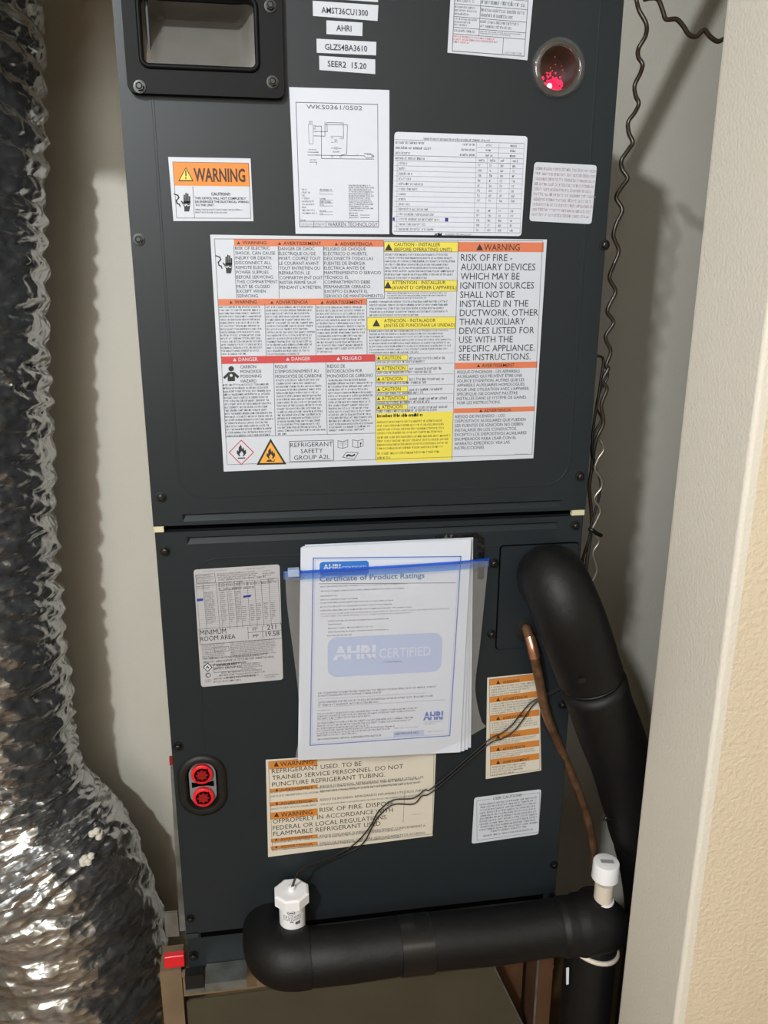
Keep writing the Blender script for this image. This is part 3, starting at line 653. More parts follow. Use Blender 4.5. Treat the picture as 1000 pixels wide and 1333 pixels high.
# ---- stickers on the lower panel
F = lambda x, y: (245+x/7.4, 725+y/7.4)
s = sheet('rating_plate', [(252,741.5),(364,734.5),(368.6,884.5),(261.9,894.3)], Yl, 'silver', AH, 'silver grey rating plate with MINIMUM ROOM AREA table', r=.004)
G = lambda a, c, n, m='grey', **k: s.greek(*F(*a), *F(*c), n, m, **k)
G((135,136),(380,146),1,rag=0,last=1); G((555,108),(735,120),1,rag=0,last=1); G((715,128),(795,140),1,rag=0,last=1); G((275,155),(690,180),3,last=.9); G((715,150),(850,180),2)
s.frame(*F(70,170), *F(265,245), 'grey', .0005); G((75,175),(262,242),5,rag=.3); G((290,205),(760,232),2,last=.5); G((760,200),(860,225),2)
u0, v0 = s.uv(*F(72,262)); u1, v1 = s.uv(*F(890,655)); n = 24
for k in range(n+1): s.ruv(u0, v0+(v1-v0)*k/n, u1, v0+(v1-v0)*k/n+.00035, 'grey' if k < 2 else 'lgrey')
for q in (0,.085,.245,.28,.37,.46,.525,.62,.71,.79,.885,1): s.ruv(u0+(u1-u0)*q, v0, u0+(u1-u0)*q+.0004, v1, 'grey')
G((85,275),(270,300),2); G((290,255),(870,290),2,rag=.05)
s.guv(u0+(u1-u0)*.095, v0+(v1-v0)*.17, u0+(u1-u0)*.21, v0+(v1-v0)*.86, 17, 'grey', .5)
for q, a, c in ((.295,.15,.86),(.385,.15,.86),(.47,.2,.86),(.54,.52,.86),(.64,.5,.86),(.72,.48,.86),(.81,.48,.86),(.9,.48,.86)): s.guv(u0+(u1-u0)*q, v0+(v1-v0)*a, u0+(u1-u0)*(q+.045), v0+(v1-v0)*c, int(24*(c-a)), 'grey', .5)
s.poly([F(82,402),F(145,398),F(143,420),F(85,428)],'pen','pen_mark',.0004); s.poly([F(530,372),F(612,362),F(598,385),F(532,392)],'pen','pen_mark',.0004)
s.text('MINIMUM',*F(118,755),F(368,0)[0],6.6,'ink',-.004); s.text('ROOM AREA',*F(120,812),F(458,0)[0],6.0,'ink',-.004)
s.text('FT²',*F(622,712),F(668,0)[0],4,'ink'); s.text('M²',*F(625,775),F(680,0)[0],4,'ink'); s.text('211',*F(762,700),F(848,0)[0],6.2,'ink',-.004); s.text('19.58',*F(748,765),F(880,0)[0],6.2,'ink',-.004)
s.frame(*F(100,695), *F(905,785), 'grey', .0005); s.line(*F(575,675),*F(580,790)); s.line(*F(715,668),*F(720,780)); s.line(*F(580,728),*F(895,706))
G((125,835),(380,965),9); G((400,815),(870,940),10); s.frame(*F(250,870), *F(395,905), 'grey', .0004); G((140,965),(830,1005),3)
diamond(s,*F(188,1062),6.2,'ink'); flame(s,*F(188,1064),.33)
s.frame(*F(240,1035), *F(522,1092), 'grey', .0005); s.text('REFRIGERANT',*F(278,1054),F(475,0)[0],2.6,'ink',.01,F(0,1042)[1]); s.text('SAFETY GROUP A2L',*F(245,1085),F(518,0)[0],2.8,'ink',.01)
G((530,1020),(720,1075),4); G((295,1105),(740,1140),3,al='c',last=.7); G((245,1160),(680,1180),2); G((735,1130),(895,1155),2); s.disc(*F(192,1138),3.6,3.2,'grey'); s.text('c',*F(168,1146),F(180,0)[0],2,'silver'); s.disc(*F(196,1138),2.2,1.9,'silver',.0003); G((165,1178),(222,1205),2,rag=0,last=1)

# centre warning
F = lambda x, y: (340+x/4.1667, 975+y/4.1667)
s = sheet('refrigerant_warning', [(346,988.9),(567.8,975.5),(563.2,1087.8),(349.1,1115.4)], Yl, 'cream', AH, 'wide cream label about refrigerant below the bagged papers')
s.fuv(.003,.003,s.w-.003,s.h-.003,'grey',.0005)
s.rect(*F(42,68),*F(305,88),'rust'); s.text('WARNING',*F(103,94),F(282,0)[0],5.6,'brown',.004,F(0,80)[1]); s.tri(*F(82,82),7,'brown')
s.text('REFRIGERANT USED. TO BE',*F(58,132),F(545,0)[0],5.6,'ink',-.004,F(0,92)[1]); s.text('TRAINED SERVICE PERSONNEL. DO NOT',*F(60,168),F(770,0)[0],5.6,'ink',-.004,F(0,98)[1]); s.text('PUNCTURE REFRIGERANT TUBING.',*F(60,204),F(672,0)[0],5.6,'ink',-.004,F(0,142)[1])
for y0, y1, t, g in ((213,212,'AVERTISSEMENT',("RISQUE D'INCENDIE. REFRIGERANT INFLAMMABLE UTILISE. LES",'REPARATIONS DOIVENT ETRE','PAS PERCER LA TUYAUTERIE DU REFRIGERANT')),(286,285,'ADVERTENCIA',('RIESGO DE INCENDIO. REFRIGERANTE INFLAMABLE UTILIZADO. PARA','REPARAR SOLO POR PERSONAL DE','TUBERIA DE REFRIGERANTE'))):
    s.rect(*F(45,y0+4),*F(307,y1),'rust'); s.text(t,*F(105,y0+16),F(280,0)[0],3,'brown',0,F(0,y0)[1]); s.tri(*F(85,y0+8),4,'brown')
    s.text(g[0],*F(320,y0-4),F(880,0)[0],3.1,'grey',0,F(0,y0-62)[1])
    s.greek(*F(320,y0+8),*F(900,y0+21),1,'grey',.5,.1,1)
u0 = s.uv(*F(50,0))[0]
for yy in (240, 262, 312, 330):
    ua, va = s.uv(*F(52,yy)); s.guv(ua, va-.003, ua+(.20 if yy in (240,262) else .062), va+.0006, 1, 'grey', .6, 0, 1)
s.rect(*F(48,346),*F(307,358),'rust'); s.text('WARNING',*F(108,368),F(278,0)[0],5.4,'brown',.004,F(0,352)[1]); s.tri(*F(84,356),6.6,'brown')
s.text('RISK OF FIRE. DISPOSE',*F(318,342),F(718,0)[0],5.6,'ink',-.004,F(0,297)[1]); s.text('OFPROPERLY IN ACCORDANCE WITH',*F(64,404),F(715,0)[0],5.6,'ink',-.004,F(0,330)[1]); s.text('FEDERAL OR LOCAL REGULATIONS.',*F(64,440),F(685,0)[0],5.6,'ink',-.004,F(0,372)[1]); s.text('FLAMMABLE REFRIGERANT USED',*F(66,472),F(648,0)[0],5.6,'ink',-.004,F(0,412)[1])
for y0 in (486, 526):
    s.rect(*F(52,y0+2),*F(307,y0-6),'rust'); s.text('AVERTISSEMENT' if y0 == 486 else 'ADVERTENCIA',*F(105,y0+10),F(280,0)[0],2.8,'brown',0,F(0,y0-6)[1]); s.tri(*F(82,y0+4),3.6,'brown')
    s.text("RISQUE D'INCENDIE. ELIMINER CORRECTEMENT CONFORMEMENT A" if y0 == 486 else 'RIESGO DE INCENDIO. DESECHAR ADECUADAMENTE DE ACUERDO',*F(318,y0-8),F(890,0)[0],3,'grey',0,F(0,y0-70)[1])
    ua, va = s.uv(*F(60,y0+26)); s.guv(ua, va-.003, ua+.175, va+.0006, 1, 'grey', .6, 0, 1)
s.line(*F(778,240),*F(770,400)); s.greek(*F(815,352),*F(880,360),1,'lgrey',.5,0,1)

# right orange banded label
F = lambda x, y: (605+x/5.55, 865+y/5.55)
s = sheet('banded_label', [(634.4,882.1),(702.3,875.5),(704.6,1002.8),(632.4,1014)], Yl, 'cream', AH, 'narrow cream label with six orange bands behind copper tube')
s.fuv(.0025,.0025,s.w-.0022,s.h-.0022,'grey',.0005)
ua, ub = .003, s.w-.0035
def vat(yl): return s.uv(*F(175, yl))[1]
for k, (y0, t, xe, n) in enumerate(((110,'WARNING',395,4),(234,'ADVERTENCIA',455,5),(370,'AVERTISSEMENT',470,5),(503,'WARNING',400,3),(592,'ADVERTENCIA',440,3),(688,'AVERTISSEMENT',465,4))):
    va, vb = vat(y0), vat(y0+44); s.ruv(ua, va, ub, vb, 'rust', 'header_band')
    x0, y_ = F(275, y0+28); s.text(t, x0, y_, F(xe,0)[0], 3.6, 'brown', .004, y_-3); s.tri(*F(242,y0+18),5.6,'brown')
    nxt = (234,370,503,592,688,812)[k]; s.guv(ua+.002, vb+.001, ub-.002-(.012 if k == 5 else 0), vat(nxt)-.0006, n, 'grey', .5, .2, .6)

s = sheet('user_caution_sticker', [(617.6,1038.3),(704.6,1027.2),(701,1085.7),(614,1098.3)], Yl, 'white', AH, 'small white USER CAUTIONS sticker with rounded corners', r=.004)
s.fuv(.003,.005,s.w-.003,s.h-.004,'grey',.0005); s.ruv(.022,.003,.064,.0075,'white','header_band',.0002)
s.text('USER CAUTIONS',*F(205,978),F(410,0)[0],3.6,'ink',.004,F(0,950)[1])
s.guv(.006,.010,s.w-.006,s.h-.014,11,'ink',.5,.06,.6,'c'); s.guv(.012,s.h-.0125,s.w-.010,s.h-.008,1,'ink',.5,.06,1)

# ------------------------------------------------------------------ bag with certificate
BG = empty('zip_bag', (.01, -.012, -.30), 'clear plastic zip bag with blue zipper hung on the lower panel', 'plastic bag')
def bagfilm(name, Y, amp, seed, m):
    Lc = [(371,744),(374,790),(382,850),(388,900),(390,950),(384,990)]; Rc = [(636,730),(631,780),(625,840),(619,895),(626,935),(633,946)]
    mb = MB(); nu, nv = 44, 50; vs = []
    lp = smooth([Vector((*p, 0)) for p in Lc], 12); rp = smooth([Vector((*p, 0)) for p in Rc], 12)
    for j in range(nv+1):
        t = j/nv; a = lp[int(t*(len(lp)-1))]; c = rp[int(t*(len(rp)-1))]
        for i in range(nu+1):
            u = i/nu; x = a.x+(c.x-a.x)*u; y = a.y+(c.y-a.y)*u
            y += max(0, t-.75)/.25*34*math.sin(math.pi*u)*u**.6
            d = noise.noise(Vector((u*7+seed, t*7, seed)))*amp+noise.noise(Vector((u*3+t*6, t*2-u*9, seed*2)))*amp
            p = at(x, y, Y); edge = min(u, 1-u)*2
            vs.append((p.x, Y+d*(.3+.7*edge), p.z))
    fs = [(j*(nu+1)+i, j*(nu+1)+i+1, (j+1)*(nu+1)+i+1, (j+1)*(nu+1)+i) for j in range(nv) for i in range(nu)]
    mb.add(vs, fs); return mb.build(name, m, BG, True)
bagfilm('front_film', -.0235, .0016, 1.3, 'film'); bagfilm('back_film', -.0030, .0008, 4.1, 'film')
def ribbon(name, pts, wd, m, thick):
    mb = MB()
    for (x0, y0, Y0), (x1, y1, Y1) in zip(pts, pts[1:]):
        a, c = at(x0, y0, Y0), at(x1, y1, Y1); h = Vector((0, 0, wd/2)); mb.prism([a+h, c+h, c-h, a-h], (0, -thick, 0))
    return mb.build(name, m, BG)
zp = [(369,745,-.012),(392,744.5,-.0255),(450,741,-.026),(520,737,-.026),(590,732.5,-.0255),(614,730.5,-.018),(637,727.5,-.008)]
ribbon('zipper', zp, .0030, 'zip', .0012)
ribbon('zipper_band', [(x, y+5, Y+.0008) for x, y, Y in zp], .0095, 'zip2', .0004)
b = MB(); a = at(383,744,-.022); b.box((a.x-.0075, -.029, a.z-.0045), (a.x+.006, -.019, a.z+.0045)); b.build('zip_slider', 'slider', BG, bevel=.001)
tag(bpy.data.objects['zipper'], 'blue zipper strip')
for k, (c, Y) in enumerate(((((397,709),(616,699.5),(613,973),(394,984)),-.0062),(((394,711),(614.5,700.5),(609,975.5),(391,987)),-.0092),(((392.5,712),(614,701),(604.5,977.5),(389.5,988)),-.0122))):
    o = sheet('paper_sheet', list(c), Y, 'paper', None, ('rearmost white paper sheet behind the certificate in the bag','middle white paper sheet of the stack behind the certificate','white paper sheet directly behind the certificate')[k], cat='paper'); o.obj['group'] = 'loose sheets behind the certificate'
F = lambda x, y: (360+x/3.3333, 680+y/3.3333)
s = sheet('certificate_sheet', [(391.5,713),(613.5,701.6),(599.4,979),(388,989.5)], -.0158, 'paper', None, 'front white certificate with blue border and Certificate of Product Ratings heading', cat='certificate')
for a, c in (((160,155),(800,148)),((800,148),(752,925)),((752,925),(146,967)),((146,967),(160,155))): s.line(*F(*a),*F(*c),'blueline',.0013)
for a, c in (((168,163),(792,156)),((792,156),(745,917)),((745,917),(153,959)),((153,959),(168,163))): s.line(*F(*a),*F(*c),'pale',.0008)
def pill(x0, y0, x1, y1, m, nm, sl):
    h = (y1-y0); r = h*.22; u0, v0 = s.uv(*F(x0,y0)); u1, v1 = s.uv(*F(x1,y1-sl)); R = (v1-v0)*.22
    s.mb(m, nm).poly([s.pt(u, v, .0001) for u, v in rrect(u0, v0, u1, v1, R)])
pill(187,172,400,228,'blue','logo_badge',2)
s.text('AHRI',*F(202,205),F(278,0)[0],6.5,'white',.04,F(0,204)[1]); s.text('CERTIFIED',*F(282,206),F(392,0)[0],4.6,'pale2',.0,F(0,202)[1]); s.line(*F(198,192),*F(284,191),'blue',.0006,.0005); s.greek(*F(200,212),*F(360,219),1,'pale',.5,0,1)
s.text('Certificate of Product Ratings',*F(187,256),F(642,0)[0],6.6,'bluegrey',.018,F(0,250)[1]); s.line(*F(187,266),*F(778,262),'ink',.0006)
for x0, y0, x1, m in ((190,274,568,'grey'),(190,294,552,'grey'),(190,315,262,'grey'),(190,331,352,'grey'),(190,345,505,'grey'),(190,362,502,'grey'),(190,378,585,'grey'),(190,392,752,'lgrey'),(190,403,585,'lgrey'),(224,424,485,'grey'),(224,438,282,'grey'),(224,455,418,'grey'),(224,471,488,'grey'),(220,487,325,'grey')):
    s.greek(*F(x0,y0),*F(x1,y0+9.5),1,m,.5,0,1)
pill(222,500,714,648,'pale','watermark_badge',2)
s.text('AHRI',*F(245,594),F(430,0)[0],15.5,'pale2',.05,F(0,588)[1]); s.text('CERTIFIED',*F(445,588),F(668,0)[0],12,'pale2',.005,F(0,582)[1]); s.line(*F(240,570),*F(436,566),'pale',.0018,.0005); s.greek(*F(470,600),*F(540,611),1,'pale2',.5,0,1)
for x0, y0, x1, y1, n in ((180,735,720,752,2),(180,765,668,773,1),(180,775,705,792,2),(180,800,735,808,1),(178,814,240,822,1),(178,826,640,850,3),(176,858,280,866,1),(176,866,615,892,3),(175,900,510,924,3)): s.greek(*F(x0,y0),*F(x1,y1-(x1-x0)*.045),n,'grey',.55,.1,.5)
s.text('AIR-CONDITIONING, HEATING, & REFRIGERATION INSTITUTE',*F(176,945),F(455,0)[0],2.1,'ink',.004,F(0,931)[1])
s.rect(*F(508,908),*F(640,926),'pale','printed_box'); s.text('CERTIFICATE NO.:',*F(512,922),F(620,0)[0],2.6,'ink',.004,F(0,916)[1])
s.text('AHRI',*F(636,857),F(722,0)[0],9.5,'blueline',.05,F(0,852)[1]); s.line(*F(636,842),*F(724,839),'paper',.0009,.0005); s.greek(*F(640,863),*F(720,874),2,'lgrey',.5); s.greek(*F(510,890),*F(612,897),1,'lgrey',.5,0,1); s.greek(*F(655,905),*F(720,912),1,'lgrey',.5,0,1)
b = MB(); nseg = 26; vs = []
for j in range(nseg+1):
    t_ = j/nseg
    for k2 in (0, 1):
        x = 566+56*min(1, t_*1.9)+(k2*8 if t_ > .52 else 0); y = 702-3*min(1, t_*1.9)+max(0, t_-.52)*115-(k2*5 if t_ <= .52 else 0)
        p = at(x, y, -.004); vs.append((p.x+random.uniform(-.0008, .0008), -.004+random.uniform(-.0015, .0015), p.z+random.uniform(-.001, .001)))
b.add(vs, [(2*j, 2*j+1, 2*j+3, 2*j+2) for j in range(nseg)]); M['crinkle'] = mat('crinkled_black', rgb('#202022'), .2, .4)
o = b.build('crinkled_pouch_edge', 'crinkle', BG)

flush_text()
for s in SHEETS: s.done()

# ------------------------------------------------------------------ insulated suction pipe
def pathp(l): return smooth([at(*p) for p in l], 8)
SP = empty('insulated_suction_pipe', tuple(at(715, 748, 0)), 'thick black foam insulated pipe curving down from the access plate', 'pipe')
r = .0415
pts = smooth([at(716,752,0)+Vector((0,0,0)), at(717,752,-.035), at(722,757,-.062), at(735,787,-.078), at(750,826,-.080), at(768,878,-.074)], 10)
b = MB(); b.tube(pts+[pts[-1]+Vector((.001,.0005,-.003))], [r*(1+.03*noise.noise(Vector(p)*25)) for p in pts]+[r*.86], 32); b.build('foam_sleeve', 'foam', SP, True)
pts = smooth([at(771,886,-.072), at(786,930,-.060), at(806,985,-.045), at(822,1040,-.035), at(834,1085,-.028)], 10)
b = MB(); b.tube(pts, [r*(.86 if i == 0 else 1)*(1+.03*noise.noise(Vector(p)*25)) for i, p in enumerate(pts)], 32); b.build('foam_sleeve', 'foam', SP, True)
pts = smooth([at(836,1090,-.027), at(846,1140,-.01), at(850,1210,.01)]+[at(850,1210,.01)+Vector((0,.0,-d)) for d in (.15,.35,.60)], 8)
b = MB(); b.tube(pts, [r*.93 if i == 0 else r for i in range(len(pts))], 32); b.build('foam_sleeve', 'foam', SP, True)
def tie(parent, c, ax, rad, m='cord', name='cable_tie'):
    ax = Vector(ax).normalized(); u = ax.orthogonal().normalized(); v = ax.cross(u)
    b = MB(); b.tube([Vector(c)+(u*math.cos(a)+v*math.sin(a))*rad for a in [k*math.pi/16 for k in range(33)]], (.0014 if m == 'cord' else .0034), 8, False); b.build(name, m, parent, True)
a = at(769.5,882,-.073); tie(SP, a, at(790,950,-.06)-at(750,826,-.08), .0375)
b = MB(); a = at(757,884,-.112); b.box((a.x-.004,-.116,a.z-.003),(a.x+.004,-.108,a.z+.003)); b.build('tie_head','cord',SP)
b = MB(); b.tube(smooth([at(797,1066,-.07), at(790,1064,-.075), at(787,1068,-.075)],4), .0022, 8); b.build('tie_tail','cord',SP,True)

# copper line
pts = smooth([at(685,818,.01), at(686,820,-.012), at(691,835,-.028), at(697,860,-.034), at(703,890,-.030), at(711,928,-.020), at(734,984,.005), at(756,1038,.025), at(768,1078,.035), at(774,1122,.035), at(776,1200,.03), at(776,1330,.02)], 8)
CO = tag(MB().build('copper_tube','copper'), None) if False else None
b = MB(); b.tube(pts, .0062, 16); CO = tag(b.build('copper_tube', 'copper', None, True), 'bare copper tube bending down from the rubber grommet', 'copper tube')
b = MB(); b.tube(smooth([at(689.5,829,-.0245), at(693,842,-.031), at(696,856,-.0335)],6), [.0070]*13, 16); o = b.build('solder_joint','copperb',None,True); o.parent = CO

# ------------------------------------------------------------------ drain
DP = empty('insulated_drain_pipe', tuple(at(550,1225,-.06)), 'horizontal black foam insulated drain pipe along the cabinet base', 'drain pipe')
r = .0365; Yd = -.062
zc = at(550,1228,Yd).z
el = [Vector((at(350,1184,0).x, .0, zc)), Vector((at(350,1184,0).x, -.02, zc)), Vector((-.150,-.045,zc)), Vector((-.138,-.058,zc)), Vector((-.118,Yd,zc)), Vector((-.104,Yd,zc))]
el = [Vector((-.150,.0,zc)), Vector((-.150,-.012,zc)), Vector((-.150,-.030,zc)), Vector((-.146,-.046,zc)), Vector((-.134,-.058,zc)), Vector((-.118,Yd,zc)), Vector((-.100,Yd,zc))]
pts = smooth(el, 6); b = MB(); b.tube(pts, [r*1.05]*len(pts), 32); b.build('foam_elbow','foam',DP,True)
xs = [-.103, -.10, -.05, .0, .05, .10, .15, .20, .243]; b = MB(); b.tube([(x, Yd, zc+.002*math.sin(x*30)) for x in xs], [r*.97]+[r]*8, 32); b.build('foam_sleeve','foam',DP,True)
a = at(548,1222,Yd-.038).x; b = MB(); b.tube([(a-.022,Yd,zc),(a-.0215,Yd,zc),(a+.0215,Yd,zc),(a+.022,Yd,zc)],[r,r+.0016,r+.0016,r],32); b.build('tape_band','tape',DP,True)
tx = at(777,1205,Yd).x; b = MB()
b.tube(smooth([(.235,Yd,zc),(.25,Yd,zc),(.275,Yd,zc),(tx+.012,Yd+.004,zc),(tx+.022,Yd+.01,zc)],5),[r]*5+[r*1.08]*5+[r*1.14]*5+[r*1.12,r*1.08,r*1.0,r*.88,r*.75,r*.55],32); b.build('foam_tee','foam',DP,True)
b = MB(); b.tube([(tx,Yd+.012,zc+.030),(tx,Yd+.012,zc),(tx,Yd+.012,zc-.2),(tx,Yd+.012,FLZ+.001)],[r*.7,r,r,r],32); b.build('foam_riser','foam',DP,True)
tie(DP,(tx,Yd+.012,zc-.046),(.25,0,1),r+.0015,'pvcpipe','grey_strap')
b = MB(); a = at(739,1270,Yd-.03); b.prism([at(737,1260,Yd-.026),at(740.5,1259,Yd-.026),at(740,1280,Yd-.026),at(737,1281,Yd-.026)],(0,-.0015,0)); b.build('white_tag','paper',DP)
b = MB(); a = at(757,1239,Yd-.03)
for k in range(4): q = a+Vector((random.uniform(-.005,.005), 0, random.uniform(-.004,.005))); b.tube([q+Vector((0,0,-.004)),q,q+Vector((0,0,.004))],[.0015,.0042,.0015],8)
b.build('sealant_drip','pvc',DP,True)
# cleanout on the tee
CL = empty('pvc_cleanout', (tx+.002,Yd,zc+.03), 'white round capped drain cleanout beside the copper tube', 'pipe cap')
c0 = at(786,1160,Yd); 
b = MB(); b.tube([(c0.x,Yd,zc+.02),(c0.x,Yd,c0.z+.015)], .0128, 28); b.build('pipe','pvcpipe',CL,True)
ztop = at(785,1122,Yd).z; zbot = at(785,1153,Yd-.015).z
b = MB(); b.tube([(c0.x,Yd,zbot),(c0.x,Yd,zbot+.001),(c0.x,Yd,zbot+.004),(c0.x,Yd,ztop-.002),(c0.x,Yd,ztop-.0005),(c0.x,Yd,ztop)],[.0175,.0187,.0182,.0178,.0172,.0155],32); cp = b.build('cap','pvc',CL,True)
b = MB(); b.prism([(c0.x-.008,Yd-.002,ztop+.0004),(c0.x+.009,Yd-.006,ztop+.0004),(c0.x+.010,Yd+.001,ztop+.0004),(c0.x-.007,Yd+.005,ztop+.0004)],(0,0,.0003)); b.build('printed_patch','lgrey',CL)
b = MB(); b.tube([(c0.x,Yd,zc+.032),(c0.x,Yd,zc+.039)],[.0165,.0150],20); b.build('sealant','pvc',CL,True)
# float switch
FS = empty('float_switch', (0,0,0), 'white eight sided float switch cap standing on the drain elbow', 'float switch')
Yf = -.034; f0 = at(380,1172,Yf); FS.location = (f0.x, Yf, zc+.03)
zt = at(381,1158,Yf).z; zb2 = at(381,1179,Yf-.012).z
def octa(R, z, ph=.39): return [(f0.x+R*math.cos(ph+k*math.pi/4), Yf+R*math.sin(ph+k*math.pi/4), z) for k in range(8)]
b = MB(); A = octa(.0243, zb2); B = octa(.0243, zt-.002); Cc = octa(.0213, zt); vs = A+B+Cc
fs = [(i,(i+1)%8,8+(i+1)%8,8+i) for i in range(8)]+[(8+i,8+(i+1)%8,16+(i+1)%8,16+i) for i in range(8)]+[tuple(range(8))[::-1],tuple(range(16,24))]; b.add(vs,fs); b.build('octagon_cap','pvc',FS)
b = MB(); b.tube([(f0.x,Yf,zc+.01),(f0.x,Yf,zb2)],.0172,32); BD = b.build('body','pvc',FS,True)
b = MB(); b.tube([(f0.x,Yf,zt-.001),(f0.x,Yf,zt+.005),(f0.x,Yf,zt+.006)],[.005,.005,.0035],14); b.build('wire_boss','pvc',FS,True)
b = MB()   # printed marks wrapped round the body
def wrap(mb, a0, a1, z0, z1, R=.0174):
    n = max(1, int((a1-a0)/.12))
    for k in range(n):
        p, q = a0+(a1-a0)*k/n, a0+(a1-a0)*(k+1)/n
        mb.poly([(f0.x+R*math.sin(p),Yf-R*math.cos(p),z0),(f0.x+R*math.sin(q),Yf-R*math.cos(q),z0),(f0.x+R*math.sin(q),Yf-R*math.cos(q),z1),(f0.x+R*math.sin(p),Yf-R*math.cos(p),z1)])
zz = zb2-.004
for k in range(24):
    a = 2*math.pi*k/24; aa, zc2 = -.1+.28*math.cos(a), zz-.0035+.0030*math.sin(a); wrap(b, aa-.04, aa+.04, zc2-.0003, zc2+.0003)
wrap(b,-.28,.08,zz-.0046,zz-.0026)
for k in range(4):
    a = -.75
    while a < .65: d = random.uniform(.05,.2); wrap(b, a, a+d, zz-.0092-.0021*k, zz-.0082-.0021*k); a += d+.06
wrap(b,-.2,.05,zz-.0185,zz-.0165); wrap(b,.2,.6,zz-.0225,zz-.0180)
o = b.build('printed_marks','grey',None); o.parent = FS; o.matrix_parent_inverse = Matrix.Translation(-Vector(FS.location))

# ------------------------------------------------------------------ wires
def wire(name, pts, rad, m, label, cat='cable', n=6, seg=8, group=None):
    b = MB(); b.tube(smooth(pts, n), rad, seg); return tag(b.build(name, m, None, True), label, cat, group)
F = lambda x, y: (200+x/2.6316, 960+y/2.6316)
G2 = lambda x, y: (580+x/3.571, 860+y/3.571)
top = Vector((f0.x, Yf, zt+.004))
wire('switch_wire', [top, at(*F(490,470),-.05), at(*F(520,445),-.035), at(*F(600,415),-.015)]+[at(*F(x,y),-.006) for x,y in ((670,378),(710,345),(745,300),(770,255),(820,215),(890,208),(930,180),(962,168))]+[at(*G2(x,y),-.007) for x,y in ((190,378),(260,338),(310,298),(350,248),(400,193),(445,170),(500,140),(575,110))], .0009, 'cord', 'upper of two thin black wires running from the float switch', 'wire')
wire('switch_wire', [top+Vector((.002,0,0)), at(*F(492,474),-.048), at(*F(524,450),-.033), at(*F(605,420),-.014)]+[at(*F(x,y),-.005) for x,y in ((680,388),(720,360),(750,305),(776,265),(822,230),(890,228),(920,200),(962,181))]+[at(*G2(x,y),-.006) for x,y in ((190,396),(265,362),(320,325),(362,272),(405,210),(445,178),(505,146),(570,118))], .0009, 'cord', 'lower of two thin black wires running from the float switch', 'wire')
F = lambda x, y: (780+x/5.128, y/5.128); F2 = lambda x, y: (720+x/1.904, y/1.904)
Yw = .05
wire('coiled_cable', [at(*F(x,y),Yw+.004*math.sin(i*1.57)) for i,(x,y) in enumerate([(238,-80),(250,0),(268,70),(315,160),(310,240),(265,320),(262,380),(290,430),(275,490),(238,570),(245,640),(265,690),(240,750),(195,815),(200,890),(225,950),(195,1000),(150,1070),(155,1130),(190,1190),(150,1250),(115,1320)])]+[at(*F2(x,y),Yw) for x,y in ((172,520),(158,552),(150,585),(163,622),(150,658),(140,690),(155,722),(140,755),(135,775),(150,800),(130,835),(143,870),(132,905))]+[at(720+x/3.81,430+y/3.81,Yw) for x,y in ((275,190),(245,250),(268,290),(240,370),(250,460),(215,540),(200,620),(190,700),(180,780),(190,900),(190,990),(178,1080),(165,1180),(160,1300))], .0026, 'cable', 'wavy brown cable hanging beside the right edge of the cabinet', 'cable')
wire('coiled_cable', [at(*F(x,y),.06) for x,y in ((300,-4),(350,-14),(395,-2),(425,70),(448,128),(515,128),(560,172),(600,230),(650,243),(700,200),(742,245),(790,276),(830,262),(880,230))], .0027, 'cable', 'wavy brown cable crossing the wall towards the right jamb', 'cable')
F = lambda x, y: (720+x/3.81, 430+y/3.81)
wire('control_wire', [Vector((HW-.004,.05,at(*F(205,128),.05).z))]+[at(*F(x,y),.045) for x,y in ((225,128),(250,150),(240,230),(225,330),(205,450),(195,560),(210,680),(237,760),(220,860),(190,960),(186,1000),(165,1080),(140,1160),(130,1290))], .0018, 'cableb', 'black wire leaving a hole in the right side of the cabinet', 'wire')
wire('control_wire', [at(*F(x,y),.055) for x,y in ((262,170),(272,230),(235,300),(215,380),(240,440),(205,510),(190,590),(195,660),(185,740),(178,800),(192,900),(192,985),(170,1060),(150,1130),(140,1290))], .0016, 'cableb', 'thin black wire twisted into the bundle right of the cabinet', 'wire')
wire('bare_twisted_wire', [at(*F(x,y),.042) for x,y in ((235,540),(252,590),(222,640),(208,690),(238,735),(240,780),(205,835),(235,890),(215,945),(195,995),(228,1045),(198,1105),(218,1185),(192,1255),(180,1300))], .0021, 'cables', 'silvery twisted wire at the lower end of the bundle', 'wire')
b = MB(); b.tube(smooth([at(*F(178,985),.036),at(*F(196,992),.032),at(*F(215,1005),.036),at(*F(240,1018),.04)],4), .0026, 8); tag(b.build('wire_tie','cord',None,True),'black tie around the wire bundle right of the cabinet','cable tie')
# conduit from the cabinet's right side up to the ceiling
wire('flexible_conduit', [(HW-.004,.15,.55),(.28,.15,.585),(.296,.15,.62),(.316,.15,.663),(.356,.15,.748),(.405,.15,.85),(.5,.15,1.05),(.55,.15,1.249)], .0125, 'cableb', 'dark flexible conduit rising from the right side of the cabinet', 'conduit', 8, 14)

# ------------------------------------------------------------------ foil duct
path = smooth([(-.05,.0,1.249),(-.07,-.02,1.10),(-.16,-.08,.94),(-.32,-.105,.84),(-.46,-.09,.81),(-.545,.02,.81),(-.565,.20,.86),(-.566,.35,.83),(-.566,.42,.70),(-.580,.42,.50),(-.594,.42,.35),(-.612,.42,.1),(-.627,.42,-.13),(-.633,.42,-.42),(-.632,.42,-.56),(-.615,.415,-.66),(-.575,.40,-.76),(-.545,.385,-.86),(-.530,.37,-.98),(-.526,.36,-1.12),(-.526,.36,-1.245)], 12)  # unseen upper run bent forward to shade the back wall's upper left
